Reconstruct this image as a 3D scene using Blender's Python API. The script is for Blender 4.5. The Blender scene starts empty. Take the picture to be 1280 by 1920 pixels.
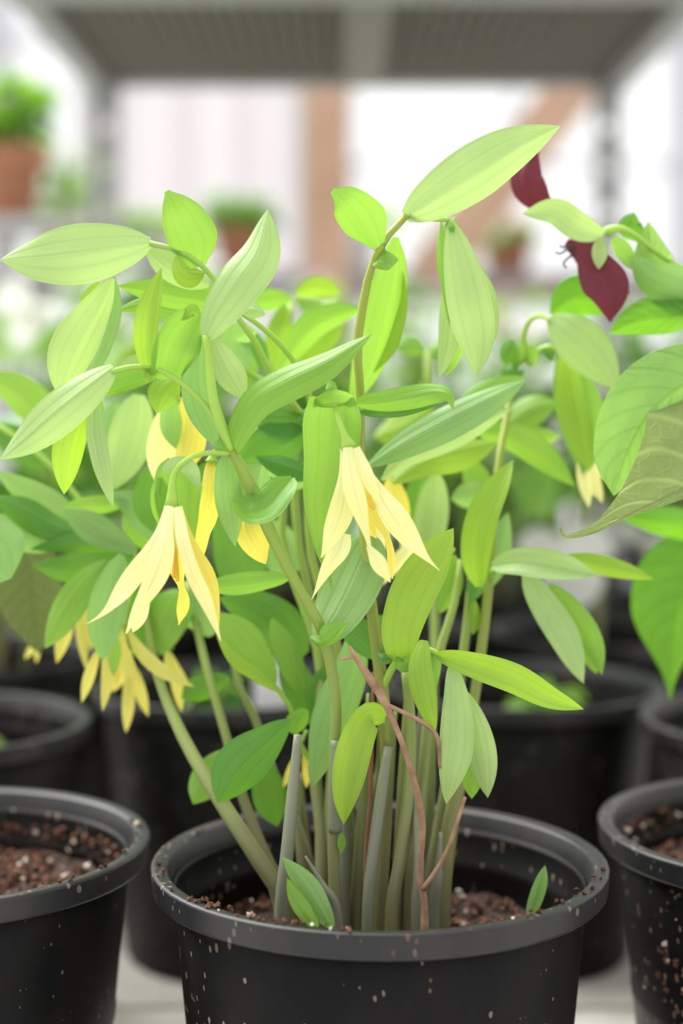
import bpy, bmesh, math, random
from mathutils import Vector, Matrix
random.seed(7)
R = math.radians
scn = bpy.context.scene
C = scn.collection

# ------------------------------------------------------------------ camera
F = 3040.0            # focal length in pixels of the 1280x1920 frame
HY = 733.0            # row of the horizon
CAMZ = 1.10           # camera height above the greenhouse floor
D0 = 0.589            # distance to the middle of the main pot
cam = bpy.data.cameras.new('camera')
camo = bpy.data.objects.new('camera', cam)
C.objects.link(camo)
camo.location = (0, 0, CAMZ)
camo.rotation_euler = (R(90), 0, 0)
cam.sensor_fit = 'HORIZONTAL'
cam.sensor_width = 24.0
cam.lens = F / 1280.0 * 24.0
cam.shift_y = -(960.0 - HY) / 1280.0
cam.dof.use_dof = True
cam.dof.focus_distance = D0 - 0.040
cam.dof.aperture_fstop = 4.2
cam.clip_start = 0.01
scn.camera = camo

# ------------------------------------------------------------------ light
world = bpy.data.worlds.new('overcast')
scn.world = world
world.use_nodes = True
bg = world.node_tree.nodes['Background']
bg.inputs[0].default_value = (1.0, 0.985, 0.97, 1)
bg.inputs[1].default_value = 0.62
sun = bpy.data.lights.new('sun', 'SUN')
sun.energy = 3.9
sun.angle = R(60)
sun.color = (1.0, 0.99, 0.96)
suno = bpy.data.objects.new('sun', sun)
C.objects.link(suno)
suno.rotation_euler = (R(-22), R(-28), R(0))
scn.view_settings.view_transform = 'Standard'
scn.view_settings.look = 'None'
scn.view_settings.exposure = 1.12
scn.view_settings.gamma = 1.0
scn.view_settings.use_curve_mapping = False


# ------------------------------------------------------------------ helpers
def px(x, y, dcm=0.0):
    """pixel + distance (cm behind the main pot's middle) -> point"""
    Y = D0 + dcm / 100.0
    return Vector(((x - 640.0) / F * Y, Y, CAMZ + (HY - y) / F * Y))


def tag(o, label=None, cat=None, group=None, kind=None):
    if label: o['label'] = label
    if cat: o['category'] = cat
    if group: o['group'] = group
    if kind: o['kind'] = kind
    return o


def thing(name, label, cat, loc=(0, 0, 0), group=None):
    o = bpy.data.objects.new(name, None)
    o.empty_display_size = 0.02
    o.location = loc
    C.objects.link(o)
    return tag(o, label, cat, group)


WPOS = {}


def wpos(o):
    return WPOS.get(o.as_pointer(), o.location.copy()) if o else Vector((0, 0, 0))


def link(name, verts, faces, mat, parent=None, uvs=None, smooth=True, origin=None):
    """one mesh object from world-space vertices"""
    c = Vector(origin) if origin is not None else Vector(verts[0])
    me = bpy.data.meshes.new(name)
    me.from_pydata([tuple(Vector(v) - c) for v in verts], [], faces)
    if uvs is not None:
        uvl = me.uv_layers.new(name='UVMap')
        for l in me.loops:
            uvl.data[l.index].uv = uvs[l.vertex_index]
    if smooth:
        me.polygons.foreach_set('use_smooth', [True] * len(me.polygons))
    me.materials.append(mat)
    o = bpy.data.objects.new(name, me)
    C.objects.link(o)
    if parent:
        o.parent = parent
        o.location = c - wpos(parent)
    else:
        o.location = c
    WPOS[o.as_pointer()] = c.copy()
    return o


class MB:
    def __init__(s): s.v = []; s.f = []
    def box(s, x0, x1, y0, y1, z0, z1):
        b = len(s.v)
        s.v += [(x0, y0, z0), (x1, y0, z0), (x1, y1, z0), (x0, y1, z0), (x0, y0, z1), (x1, y0, z1), (x1, y1, z1), (x0, y1, z1)]
        s.f += [tuple(b + i for i in q) for q in ((0, 3, 2, 1), (4, 5, 6, 7), (0, 1, 5, 4), (1, 2, 6, 5), (2, 3, 7, 6), (3, 0, 4, 7))]
        return s
    def add(s, v, f):
        b = len(s.v)
        s.v += [tuple(p) for p in v]
        s.f += [tuple(b + i for i in q) for q in f]
        return s
    def build(s, name, mat, parent=None, smooth=False):
        n = len(s.v)
        c = Vector((sum(p[0] for p in s.v) / n, sum(p[1] for p in s.v) / n, min(p[2] for p in s.v)))
        return link(name, s.v, s.f, mat, parent, None, smooth, c)


def spline(pts, n, cosine=False):
    """Catmull-Rom through pts, n+1 samples"""
    P = [Vector(p) for p in pts]
    if len(P) == 2:
        P = [P[0], (P[0] + P[1]) / 2, P[1]]
    seg = [max((P[i + 1] - P[i]).length, 1e-6) for i in range(len(P) - 1)]
    tot = sum(seg)
    E = [P[0] * 2 - P[1]] + P + [P[-1] * 2 - P[-2]]
    out = []
    for k in range(n + 1):
        t = k / n
        if cosine:
            t = 0.5 * (t + (1 - math.cos(math.pi * t)) / 2)
        s = t * tot
        i = 0
        while i < len(seg) - 1 and s > seg[i]:
            s -= seg[i]; i += 1
        u = min(s / seg[i], 1.0)
        a, b, c, d = E[i], E[i + 1], E[i + 2], E[i + 3]
        out.append((t, 0.5 * ((2 * b) + (c - a) * u + (2 * a - 5 * b + 4 * c - d) * u * u + (3 * b - a - 3 * c + d) * u ** 3)))
    return out


def tube_geo(pts, rad, n=14, sides=8):
    sp = [p for t, p in spline(pts, n)]
    v, f = [], []
    up = Vector((0.31, -0.9, 0.2)).normalized()
    for i, p in enumerate(sp):
        T = (sp[min(i + 1, n)] - sp[max(i - 1, 0)]).normalized()
        A = (up - T * up.dot(T)).normalized()
        up = A
        B = T.cross(A)
        u = i / n * (len(rad) - 1)
        j = min(int(u), len(rad) - 2) if len(rad) > 1 else 0
        r = rad[j] + (rad[min(j + 1, len(rad) - 1)] - rad[j]) * (u - j)
        for k in range(sides):
            a = 2 * math.pi * k / sides
            v.append(p + A * (math.cos(a) * r) + B * (math.sin(a) * r))
    for i in range(n):
        for k in range(sides):
            a, b = i * sides + k, i * sides + (k + 1) % sides
            f.append((a, b, b + sides, a + sides))
    f.append(tuple(range(sides))[::-1])
    f.append(tuple(range(n * sides, n * sides + sides)))
    return v, f


def tube(name, parent, pts, rad, mat, n=14, sides=8):
    v, f = tube_geo(pts, rad, n, sides)
    return link(name, v, f, mat, parent)


PROF = {  # (a, b): t^a (1-t)^b
    'lance': (0.62, 0.95), 'ovate': (0.42, 0.9), 'petal': (0.55, 0.62), 'blunt': (0.55, 0.30),
    'mid': (0.75, 0.85), 'late': (0.9, 0.62), 'strap': (0.35, 0.55), 'acute': (0.5, 1.25), 'round': (0.5, 0.5)}


def blade_geo(pts, W, roll=0.0, roll2=None, fold=0.2, asym=0.0, prof='lance', n=20, m=8, view=True, wave=0.06, rib=0.014, cup=0.0, seed=None):
    """a leaf or petal: spine pts (world), W full width in metres as seen; returns verts, faces, uvs"""
    rnd = random.Random(seed if seed is not None else random.random())
    sp = spline(pts, n, True)
    if isinstance(prof, list):
        a = b = 1
    else:
        a, b = PROF[prof] if isinstance(prof, str) else prof
    if isinstance(prof, list):
        def wf(q):
            x = q * (len(prof) - 1); i = min(int(x), len(prof) - 2); u = x - i
            e = [prof[max(i - 1, 0)], prof[i], prof[i + 1], prof[min(i + 2, len(prof) - 1)]]
            return max(0.0, 0.5 * (2 * e[1] + (e[2] - e[0]) * u + (2 * e[0] - 5 * e[1] + 4 * e[2] - e[3]) * u * u + (3 * e[1] - e[0] - 3 * e[2] + e[3]) * u ** 3))
    elif b > 0.43:      # pointed tip
        wf = lambda q: q ** a * (1 - q ** (2.0 / b))
    else:
        wf = lambda q: q ** a * (1 - q) ** b
    mx = max(wf(q / 50) for q in range(1, 50))
    roll2 = roll if roll2 is None else roll2
    ph1, ph2 = rnd.uniform(0, 6.28), rnd.uniform(0, 6.28)
    fr1, fr2 = rnd.uniform(5, 9), rnd.uniform(5, 9)
    v, f, uv = [], [], []
    eye = Vector((0, 0, CAMZ))
    Sprev = None
    for i, (t, p) in enumerate(sp):
        T = (sp[min(i + 1, n)][1] - sp[max(i - 1, 0)][1]).normalized()
        ref = (p - eye).normalized() if view else Vector((0, 0, 1))
        S = T.cross(ref)
        if S.length < 0.15 and Sprev is not None:
            S = Sprev - T * Sprev.dot(T)
        S.normalize()
        Sprev = S
        r = R(roll + (roll2 - roll) * t)
        Q = S.cross(T).normalized()          # away from the viewer (or down)
        B = S * math.cos(r) + Q * math.sin(r)
        N = B.cross(T).normalized()
        tt = min(max(t, 0.012), 0.9985)
        w = W * 0.5 * wf(tt) / mx / max(math.cos(r), 0.45)
        for j in range(m + 1):
            u = -1 + 2 * j / m
            k = w * (1 + (asym if u < 0 else -asym))
            h = 1.35 * fold * abs(u) + cup * u * u - rib * math.cos(u * math.pi * 3)
            h += wave * abs(u) ** 3 * (math.sin(fr1 * t + ph1) if u < 0 else math.sin(fr2 * t + ph2)) * 2.0
            v.append(p + B * (u * k) + N * (h * k))
            uv.append((j / m, t))
    for i in range(n):
        for j in range(m):
            q = i * (m + 1) + j
            f.append((q, q + 1, q + m + 2, q + m + 1))
    return v, f, uv


def leaf(parent, P, W, mat='mid', roll=0, roll2=None, fold=0.22, asym=0.0, prof='lance', name='leaf', off=0.0, **k):
    """leaf given in photo pixels (x, y, cm); off shifts the whole in depth"""
    pts = [px(x, y, d + off) for x, y, d in P]
    mid = pts[len(pts) // 2]
    v, f, uv = blade_geo(pts, W * mid.y / F, roll, roll2, fold, asym, prof, **k)
    return link(name, v, f, M[mat], parent, uv)


def lathe(profile, cx, cy, z0, seg=64):
    v, f = [], []
    for r, z in profile:
        for k in range(seg):
            a = 2 * math.pi * k / seg
            v.append((cx + r * math.cos(a), cy + r * math.sin(a), z0 + z))
    for i in range(len(profile) - 1):
        for k in range(seg):
            a, b = i * seg + k, i * seg + (k + 1) % seg
            f.append((a, b, b + seg, a + seg))
    return v, f


# ------------------------------------------------------------------ materials
M = {}


def nt(name):
    m = bpy.data.materials.new(name)
    m.use_nodes = True
    t = m.node_tree
    t.nodes.clear()
    out = t.nodes.new('ShaderNodeOutputMaterial')
    M[name] = m
    return m, t, out


def node(t, kind, **inp):
    n = t.nodes.new(kind)
    for k, v in inp.items():
        n.inputs[k.replace('_', ' ')].default_value = v
    return n


def ramp(t, stops):
    n = t.nodes.new('ShaderNodeValToRGB')
    e = n.color_ramp.elements
    while len(e) > 1: e.remove(e[-1])
    e[0].position, e[0].color = stops[0][0], tuple(stops[0][1]) + (1,)
    for p, c in stops[1:]:
        q = e.new(p); q.color = tuple(c) + (1,)
    return n


def math_n(t, op, a=None, b=None):
    n = t.nodes.new('ShaderNodeMath'); n.operation = op
    for i, x in enumerate((a, b)):
        if x is None: continue
        if isinstance(x, (int, float)): n.inputs[i].default_value = x
        else: t.links.new(x, n.inputs[i])
    return n.outputs[0]


def mixrgb(t, fac, a, b, mode='MIX'):
    n = t.nodes.new('ShaderNodeMix'); n.data_type = 'RGBA'; n.blend_type = mode
    for sock, x in ((n.inputs[0], fac), (n.inputs[6], a), (n.inputs[7], b)):
        if isinstance(x, (int, float)): sock.default_value = x
        elif isinstance(x, tuple): sock.default_value = x + (1,) if len(x) == 3 else x
        else: t.links.new(x, sock)
    return n.outputs[2]


def leaf_mat(name, col, trans, tw=0.45, veins=4.4, rough=0.38, vein_dark=0.82, net=False, base=None, spec=0.45, hueVar=0.06):
    m, t, out = nt(name)
    tc = t.nodes.new('ShaderNodeTexCoord')
    sep = t.nodes.new('ShaderNodeSeparateXYZ')
    t.links.new(tc.outputs['UV'], sep.inputs[0])
    u, v = sep.outputs[0], sep.outputs[1]
    uu = math_n(t, 'ABSOLUTE', math_n(t, 'SUBTRACT', math_n(t, 'MULTIPLY', u, 2.0), 1.0))
    if net:
        s = math_n(t, 'SINE', math_n(t, 'MULTIPLY', math_n(t, 'SUBTRACT', v, math_n(t, 'MULTIPLY', uu, 0.22)), 52.0))
        s = math_n(t, 'POWER', math_n(t, 'MULTIPLY', math_n(t, 'ADD', s, 1.0), 0.5), 8.0)
        vo = node(t, 'ShaderNodeTexVoronoi', Scale=190.0)
        vo.feature = 'DISTANCE_TO_EDGE'
        ob = t.nodes.new('ShaderNodeTexCoord')
        t.links.new(ob.outputs['Object'], vo.inputs['Vector'])
        e = math_n(t, 'SUBTRACT', 1.0, math_n(t, 'MINIMUM', math_n(t, 'MULTIPLY', vo.outputs['Distance'], 9.0), 1.0))
        s = math_n(t, 'MAXIMUM', math_n(t, 'MULTIPLY', s, 0.8), math_n(t, 'MULTIPLY', e, 0.28))
    else:
        s = math_n(t, 'COSINE', math_n(t, 'MULTIPLY', uu, math.pi * veins))
        s = math_n(t, 'POWER', math_n(t, 'MULTIPLY', math_n(t, 'ADD', s, 1.0), 0.5), 5.0)
        s2 = math_n(t, 'COSINE', math_n(t, 'MULTIPLY', uu, math.pi * veins * 5))
        s = math_n(t, 'ADD', math_n(t, 'MULTIPLY', s, 0.7), math_n(t, 'MULTIPLY', math_n(t, 'ADD', s2, 1.0), 0.12))
    rib = math_n(t, 'SUBTRACT', 1.0, math_n(t, 'MINIMUM', math_n(t, 'MULTIPLY', uu, 22.0), 1.0))
    ob2 = t.nodes.new('ShaderNodeTexCoord')
    no = node(t, 'ShaderNodeTexNoise', Scale=45.0, Detail=4.0)
    t.links.new(ob2.outputs['Object'], no.inputs['Vector'])
    info = t.nodes.new('ShaderNodeObjectInfo')
    hs = node(t, 'ShaderNodeHueSaturation')
    t.links.new(math_n(t, 'ADD', math_n(t, 'MULTIPLY', info.outputs['Random'], hueVar * 0.3), 0.5 - hueVar * 0.15), hs.inputs['Hue'])
    t.links.new(math_n(t, 'ADD', math_n(t, 'MULTIPLY', no.outputs['Fac'], 0.5), 0.75), hs.inputs['Value'])
    if base:  # another colour near the blade's base
        rp = ramp(t, [(0.0, base), (0.22, base), (0.5, col)])
        t.links.new(v, rp.inputs[0])
        c0 = rp.outputs[0]
    else:
        c0 = col
    c1 = mixrgb(t, math_n(t, 'MULTIPLY', s, 0.8 if net else 0.6), c0, tuple(x * vein_dark for x in col), 'MIX')
    c2 = mixrgb(t, math_n(t, 'MULTIPLY', rib, 0.75), c1, tuple(min(1, x * 1.25 + 0.02) for x in col))
    t.links.new(c2, hs.inputs['Color'])
    p = node(t, 'ShaderNodeBsdfPrincipled', Roughness=rough)
    p.inputs['Specular IOR Level'].default_value = spec
    t.links.new(hs.outputs[0], p.inputs['Base Color'])
    hgt = math_n(t, 'ADD', math_n(t, 'ADD', math_n(t, 'MULTIPLY', s, 0.5), rib), math_n(t, 'MULTIPLY', no.outputs['Fac'], 2.2))
    bp = node(t, 'ShaderNodeBump', Strength=0.7 if net else 0.35, Distance=0.0014 if net else 0.0006)
    t.links.new(hgt, bp.inputs['Height'])
    t.links.new(bp.outputs[0], p.inputs['Normal'])
    tr = node(t, 'ShaderNodeBsdfTranslucent')
    tcol = mixrgb(t, math_n(t, 'MULTIPLY', s, 0.4), trans, tuple(x * 0.8 for x in trans))
    t.links.new(tcol, tr.inputs['Color'])
    mx = node(t, 'ShaderNodeMixShader', Fac=tw)
    t.links.new(p.outputs[0], mx.inputs[1]); t.links.new(tr.outputs[0], mx.inputs[2])
    t.links.new(mx.outputs[0], out.inputs[0])
    return m


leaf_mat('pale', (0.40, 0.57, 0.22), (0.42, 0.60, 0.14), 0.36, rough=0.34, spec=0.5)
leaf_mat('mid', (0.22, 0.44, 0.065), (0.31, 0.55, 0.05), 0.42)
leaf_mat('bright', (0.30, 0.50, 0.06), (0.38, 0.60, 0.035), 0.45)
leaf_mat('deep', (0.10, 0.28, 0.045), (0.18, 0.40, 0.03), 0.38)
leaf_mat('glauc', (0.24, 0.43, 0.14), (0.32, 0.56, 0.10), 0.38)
leaf_mat('olive', (0.11, 0.155, 0.055), (0.15, 0.20, 0.04), 0.35, net=True, rough=0.5)
leaf_mat('broad', (0.25, 0.45, 0.12), (0.34, 0.60, 0.08), 0.40, net=True)
leaf_mat('broad_under', (0.24, 0.33, 0.10), (0.30, 0.40, 0.08), 0.4, net=True, vein_dark=1.7, rough=0.34)
leaf_mat('broad_deep', (0.10, 0.33, 0.04), (0.22, 0.50, 0.02), 0.45, net=True)
leaf_mat('petal', (0.96, 0.92, 0.42), (0.95, 0.90, 0.32), 0.35, veins=5, rough=0.5, base=(0.90, 0.92, 0.52), vein_dark=0.95, hueVar=0.02)
leaf_mat('petal_deep', (0.92, 0.80, 0.17), (0.95, 0.82, 0.09), 0.4, veins=5, rough=0.5, vein_dark=0.88, hueVar=0.02)
leaf_mat('petal_dim', (0.80, 0.75, 0.20), (0.82, 0.74, 0.13), 0.4, veins=5, rough=0.5, vein_dark=0.9, hueVar=0.02)
leaf_mat('maroon', (0.12, 0.011, 0.025), (0.25, 0.02, 0.04), 0.2, veins=5, rough=0.45, hueVar=0.0)
leaf_mat('white_petal', (0.85, 0.85, 0.80), (0.9, 0.9, 0.82), 0.4, veins=4, vein_dark=0.97, hueVar=0.0)
leaf_mat('lilac', (0.66, 0.48, 0.74), (0.8, 0.6, 0.85), 0.4, veins=4, hueVar=0.05)
leaf_mat('pink', (0.85, 0.36, 0.34), (0.9, 0.45, 0.4), 0.4, veins=4, hueVar=0.05)


def simple(name, col, rough=0.6, spec=0.4, noise=None, bump=0.0, bscale=40.0, metal=0.0):
    m, t, out = nt(name)
    p = node(t, 'ShaderNodeBsdfPrincipled', Roughness=rough, Metallic=metal)
    p.inputs['Specular IOR Level'].default_value = spec
    tc = t.nodes.new('ShaderNodeTexCoord')
    no = node(t, 'ShaderNodeTexNoise', Scale=bscale, Detail=5.0)
    t.links.new(tc.outputs['Object'], no.inputs['Vector'])
    a = noise or tuple(x * 0.8 for x in col)
    rp = ramp(t, [(0.32, a), (0.68, col)])
    t.links.new(no.outputs['Fac'], rp.inputs[0])
    t.links.new(rp.outputs[0], p.inputs['Base Color'])
    if bump:
        bp = node(t, 'ShaderNodeBump', Strength=bump, Distance=0.002)
        t.links.new(no.outputs['Fac'], bp.inputs['Height'])
        t.links.new(bp.outputs[0], p.inputs['Normal'])
    t.links.new(p.outputs[0], out.inputs[0])
    return m


def stem_mat(name, low, high, z0, z1):
    m, t, out = nt(name)
    g = t.nodes.new('ShaderNodeNewGeometry')
    sep = t.nodes.new('ShaderNodeSeparateXYZ')
    t.links.new(g.outputs['Position'], sep.inputs[0])
    mr = node(t, 'ShaderNodeMapRange')
    mr.inputs['From Min'].default_value = z0; mr.inputs['From Max'].default_value = z1
    no = node(t, 'ShaderNodeTexNoise', Scale=120.0, Detail=4.0)
    mp = node(t, 'ShaderNodeMapping'); mp.inputs['Scale'].default_value = (1, 1, 0.12)
    t.links.new(g.outputs['Position'], mp.inputs['Vector']); t.links.new(mp.outputs[0], no.inputs['Vector'])
    t.links.new(math_n(t, 'ADD', sep.outputs[2], math_n(t, 'MULTIPLY', math_n(t, 'SUBTRACT', no.outputs['Fac'], 0.5), 0.05)), mr.inputs['Value'])
    rp = ramp(t, [(0.0, low), (0.45, tuple((a + b) / 2 for a, b in zip(low, high))), (1.0, high)])
    t.links.new(mr.outputs[0], rp.inputs[0])
    c = mixrgb(t, math_n(t, 'MULTIPLY', no.outputs['Fac'], 0.3), rp.outputs[0], tuple(x * 0.5 for x in low))
    p = node(t, 'ShaderNodeBsdfPrincipled', Roughness=0.45)
    t.links.new(c, p.inputs['Base Color'])
    bp = node(t, 'ShaderNodeBump', Strength=0.2, Distance=0.001)
    t.links.new(no.outputs['Fac'], bp.inputs['Height']); t.links.new(bp.outputs[0], p.inputs['Normal'])
    t.links.new(p.outputs[0], out.inputs[0])
    return m


RIMZ = CAMZ - 0.170
stem_mat('stem', (0.21, 0.205, 0.10), (0.28, 0.42, 0.05), RIMZ - 0.01, RIMZ + 0.11)
stem_mat('stem_grey', (0.19, 0.20, 0.135), (0.24, 0.28, 0.16), RIMZ - 0.01, RIMZ + 0.10)
stem_mat('stem_red', (0.20, 0.19, 0.085), (0.30, 0.38, 0.035), RIMZ - 0.01, RIMZ + 0.12)
simple('green_stalk', (0.36, 0.58, 0.09), 0.4, noise=(0.30, 0.50, 0.07))
simple('straw', (0.40, 0.26, 0.155), 0.75, noise=(0.22, 0.12, 0.065), bscale=150, bump=0.4)
simple('straw_red', (0.30, 0.13, 0.08), 0.7, noise=(0.2, 0.09, 0.05), bscale=150)
simple('stamen', (0.85, 0.55, 0.06), 0.6)
simple('anther_black', (0.02, 0.012, 0.02), 0.5)
simple('perlite', (0.60, 0.52, 0.44), 0.9, noise=(0.40, 0.31, 0.24))
simple('bark', (0.13, 0.055, 0.028), 0.9, noise=(0.05, 0.022, 0.012), bscale=200)
simple('soil', (0.045, 0.021, 0.013), 0.95, noise=(0.014, 0.008, 0.006), bscale=260, bump=0.8)


def plastic(name, base, dust, amount, rough=0.33, spec=0.3):
    m, t, out = nt(name)
    tc = t.nodes.new('ShaderNodeTexCoord')
    p = node(t, 'ShaderNodeBsdfPrincipled', Roughness=rough)
    p.inputs['Specular IOR Level'].default_value = spec
    vo = node(t, 'ShaderNodeTexVoronoi', Scale=400.0)
    mp = node(t, 'ShaderNodeMapping'); mp.inputs['Scale'].default_value = (1, 1, 0.55)
    t.links.new(tc.outputs['Object'], mp.inputs['Vector']); t.links.new(mp.outputs[0], vo.inputs['Vector'])
    no = node(t, 'ShaderNodeTexNoise', Scale=26.0, Detail=6.0, Roughness=0.7)
    t.links.new(tc.outputs['Object'], no.inputs['Vector'])
    spot = math_n(t, 'LESS_THAN', vo.outputs['Distance'], math_n(t, 'MULTIPLY', math_n(t, 'SUBTRACT', no.outputs['Fac'], 0.40), 1.9))
    sepc = t.nodes.new('ShaderNodeSeparateColor')
    t.links.new(vo.outputs['Color'], sepc.inputs[0])
    spot = math_n(t, 'MULTIPLY', spot, math_n(t, 'GREATER_THAN', sepc.outputs[0], 0.66))
    scol = mixrgb(t, sepc.outputs[1], (0.16, 0.08, 0.045), (0.26, 0.23, 0.20))
    n2 = node(t, 'ShaderNodeTexNoise', Scale=14.0, Detail=8.0, Roughness=0.65)
    t.links.new(mp.outputs[0], n2.inputs['Vector'])
    rp = ramp(t, [(0.42, base), (0.8, dust)])
    t.links.new(n2.outputs['Fac'], rp.inputs[0])
    c = mixrgb(t, math_n(t, 'MULTIPLY', spot, amount), rp.outputs[0], scol)
    t.links.new(c, p.inputs['Base Color'])
    rr = node(t, 'ShaderNodeMapRange')
    rr.inputs['To Min'].default_value = rough - 0.08; rr.inputs['To Max'].default_value = rough + 0.25
    t.links.new(n2.outputs['Fac'], rr.inputs['Value'])
    t.links.new(math_n(t, 'ADD', rr.outputs[0], math_n(t, 'MULTIPLY', spot, 0.3)), p.inputs['Roughness'])
    bp = node(t, 'ShaderNodeBump', Strength=0.15, Distance=0.001)
    t.links.new(math_n(t, 'ADD', n2.outputs['Fac'], spot), bp.inputs['Height'])
    t.links.new(bp.outputs[0], p.inputs['Normal'])
    t.links.new(p.outputs[0], out.inputs[0])
    return m


plastic('pot_black', (0.006, 0.006, 0.006), (0.020, 0.018, 0.017), 0.8, 0.36, 0.12)
plastic('rim_black', (0.011, 0.0115, 0.013), (0.045, 0.042, 0.04), 0.55, 0.30, 0.42)
simple('steel', (0.52, 0.52, 0.52), 0.45, noise=(0.44, 0.44, 0.44), metal=0.4)
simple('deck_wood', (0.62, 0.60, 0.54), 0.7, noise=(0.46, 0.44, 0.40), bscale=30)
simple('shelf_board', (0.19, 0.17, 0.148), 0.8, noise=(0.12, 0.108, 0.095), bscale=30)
simple('shelf_bar', (0.30, 0.29, 0.27), 0.6)
simple('terracotta', (0.50, 0.22, 0.12), 0.8, noise=(0.42, 0.19, 0.11), bscale=12)
simple('timber', (0.58, 0.38, 0.27), 0.75, noise=(0.48, 0.30, 0.20), bscale=9)
simple('concrete', (0.42, 0.41, 0.40), 0.85, noise=(0.35, 0.34, 0.33), bscale=3)
simple('white_paint', (0.86, 0.85, 0.86), 0.5, noise=(0.82, 0.80, 0.82))
simple('grey_paint', (0.55, 0.55, 0.58), 0.5)
simple('bench_grey', (0.26, 0.255, 0.27), 0.6)
simple('green_bag', (0.62, 0.70, 0.16), 0.5)

m, t, out = nt('glass_pane')
tr = node(t, 'ShaderNodeBsdfTransparent', Color=(0.96, 0.97, 0.98, 1))
gl = node(t, 'ShaderNodeBsdfGlossy', Roughness=0.05)
mx = node(t, 'ShaderNodeMixShader', Fac=0.08)
t.links.new(tr.outputs[0], mx.inputs[1]); t.links.new(gl.outputs[0], mx.inputs[2]); t.links.new(mx.outputs[0], out.inputs[0])

# ------------------------------------------------------------------ the greenhouse
def struct(mb, name, mat, parent=None):
    o = mb.build(name, M[mat], parent)
    if parent is None: o['kind'] = 'structure'
    return o


struct(MB().box(-6, 6, -3, 9, -0.1, 0.0), 'floor', 'concrete')
struct(MB().box(-6, 6, -3.1, -3.0, 0.0, 3.2), 'wall_light_block', 'grey_paint')  # unseen opaque wall added behind the camera to cut the front light
WY = 6.6
struct(MB().box(-4.2, 4.2, WY, WY + 0.12, 0.0, 0.95), 'wall_back', 'white_paint')
for i in range(6):
    x0, x1 = -4.2 + 1.4 * i, -2.8 + 1.4 * i
    z0, z1 = 0.95, 3.6
    fr = MB()
    for x in (x0, x1 - 0.05):
        fr.box(x, x + 0.05, WY + 0.01, WY + 0.09, z0, z1)
    fr.box(x0 + 0.05, x1 - 0.05, WY + 0.01, WY + 0.09, z0, z0 + 0.06)
    fr.box(x0 + 0.05, x1 - 0.05, WY + 0.01, WY + 0.09, z1 - 0.06, z1)
    xm = (x0 + x1) / 2
    fr.box(xm - 0.015, xm + 0.015, WY + 0.02, WY + 0.08, z0 + 0.06, z1 - 0.06)
    hz = (z1 - z0 - 0.12) / 5
    for k in range(1, 5):
        z = z0 + 0.06 + hz * k
        fr.box(x0 + 0.05, xm - 0.015, WY + 0.02, WY + 0.08, z - 0.015, z + 0.015)
        fr.box(xm + 0.015, x1 - 0.05, WY + 0.02, WY + 0.08, z - 0.015, z + 0.015)
    w = struct(fr, 'window_%d' % (i + 1), 'grey_paint')
    for a, b in ((x0 + 0.05, xm - 0.015), (xm + 0.015, x1 - 0.05)):
        for k in range(5):
            z = z0 + 0.06 + hz * k
            MB().box(a, b, WY + 0.045, WY + 0.051, z + 0.015, z + hz - 0.015).build('pane', M['glass_pane'], w)

# ------------------------------------------------------------------ trolley the pots stand on
DECKZ = RIMZ - 0.155
SHZ = CAMZ + 0.349
TX0, TX1, TY0, TY1 = -0.284, 0.318, 0.46, 1.84
SY0 = 1.08
tro = thing('plant_trolley', 'grey steel nursery trolley with plank deck under the pots and slatted shelf overhead', 'trolley', ((TX0 + TX1) / 2, (TY0 + TY1) / 2, 0))
ny = 14
dw = (TY1 - TY0) / ny
for i in range(ny):
    MB().box(TX0 + 0.005, TX1 - 0.005, TY0 + dw * i + 0.003, TY0 + dw * (i + 1) - 0.003, DECKZ - 0.014, DECKZ).build('deck_board', M['deck_wood'], tro)
df = MB()
df.box(TX0, TX0 + 0.03, TY0, TY1, DECKZ - 0.05, DECKZ - 0.015).box(TX1 - 0.03, TX1, TY0, TY1, DECKZ - 0.05, DECKZ - 0.015)
df.box(TX0, TX1, TY0, TY0 + 0.03, DECKZ - 0.05, DECKZ - 0.015).box(TX0, TX1, TY1 - 0.03, TY1, DECKZ - 0.05, DECKZ - 0.015)
df.build('deck_frame', M['steel'], tro)
sh = MB()
sh.box(TX0, TX0 + 0.022, SY0, TY1, SHZ - 0.014, SHZ + 0.03).box(TX1 - 0.022, TX1, SY0, TY1, SHZ - 0.014, SHZ + 0.03)
sh.box(TX0 - 0.07, TX1 + 0.07, SY0, SY0 + 0.022, SHZ - 0.014, SHZ + 0.03).box(TX0, TX1, TY1 - 0.022, TY1, SHZ - 0.006, SHZ + 0.03)
sh.build('shelf_frame', M['steel'], tro)
MB().box(TX0 + 0.022, TX1 - 0.022, 1.375, 1.412, SHZ - 0.012, SHZ - 0.001).build('cross_bar', M['steel'], tro)
MB().box(0.002, 0.046, SY0 + 0.02, TY1 - 0.02, SHZ - 0.006, SHZ - 0.0005).build('centre_bar', M['shelf_bar'], tro)
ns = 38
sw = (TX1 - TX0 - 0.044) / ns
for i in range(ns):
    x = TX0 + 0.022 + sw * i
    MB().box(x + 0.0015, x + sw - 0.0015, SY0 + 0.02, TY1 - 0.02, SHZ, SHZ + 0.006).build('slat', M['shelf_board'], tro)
MB().box(TX0 + 0.022, TX1 - 0.022, SY0 + 0.02, TY1 - 0.02, SHZ + 0.0065, SHZ + 0.012).build('shelf_board', M['shelf_board'], tro)
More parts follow.
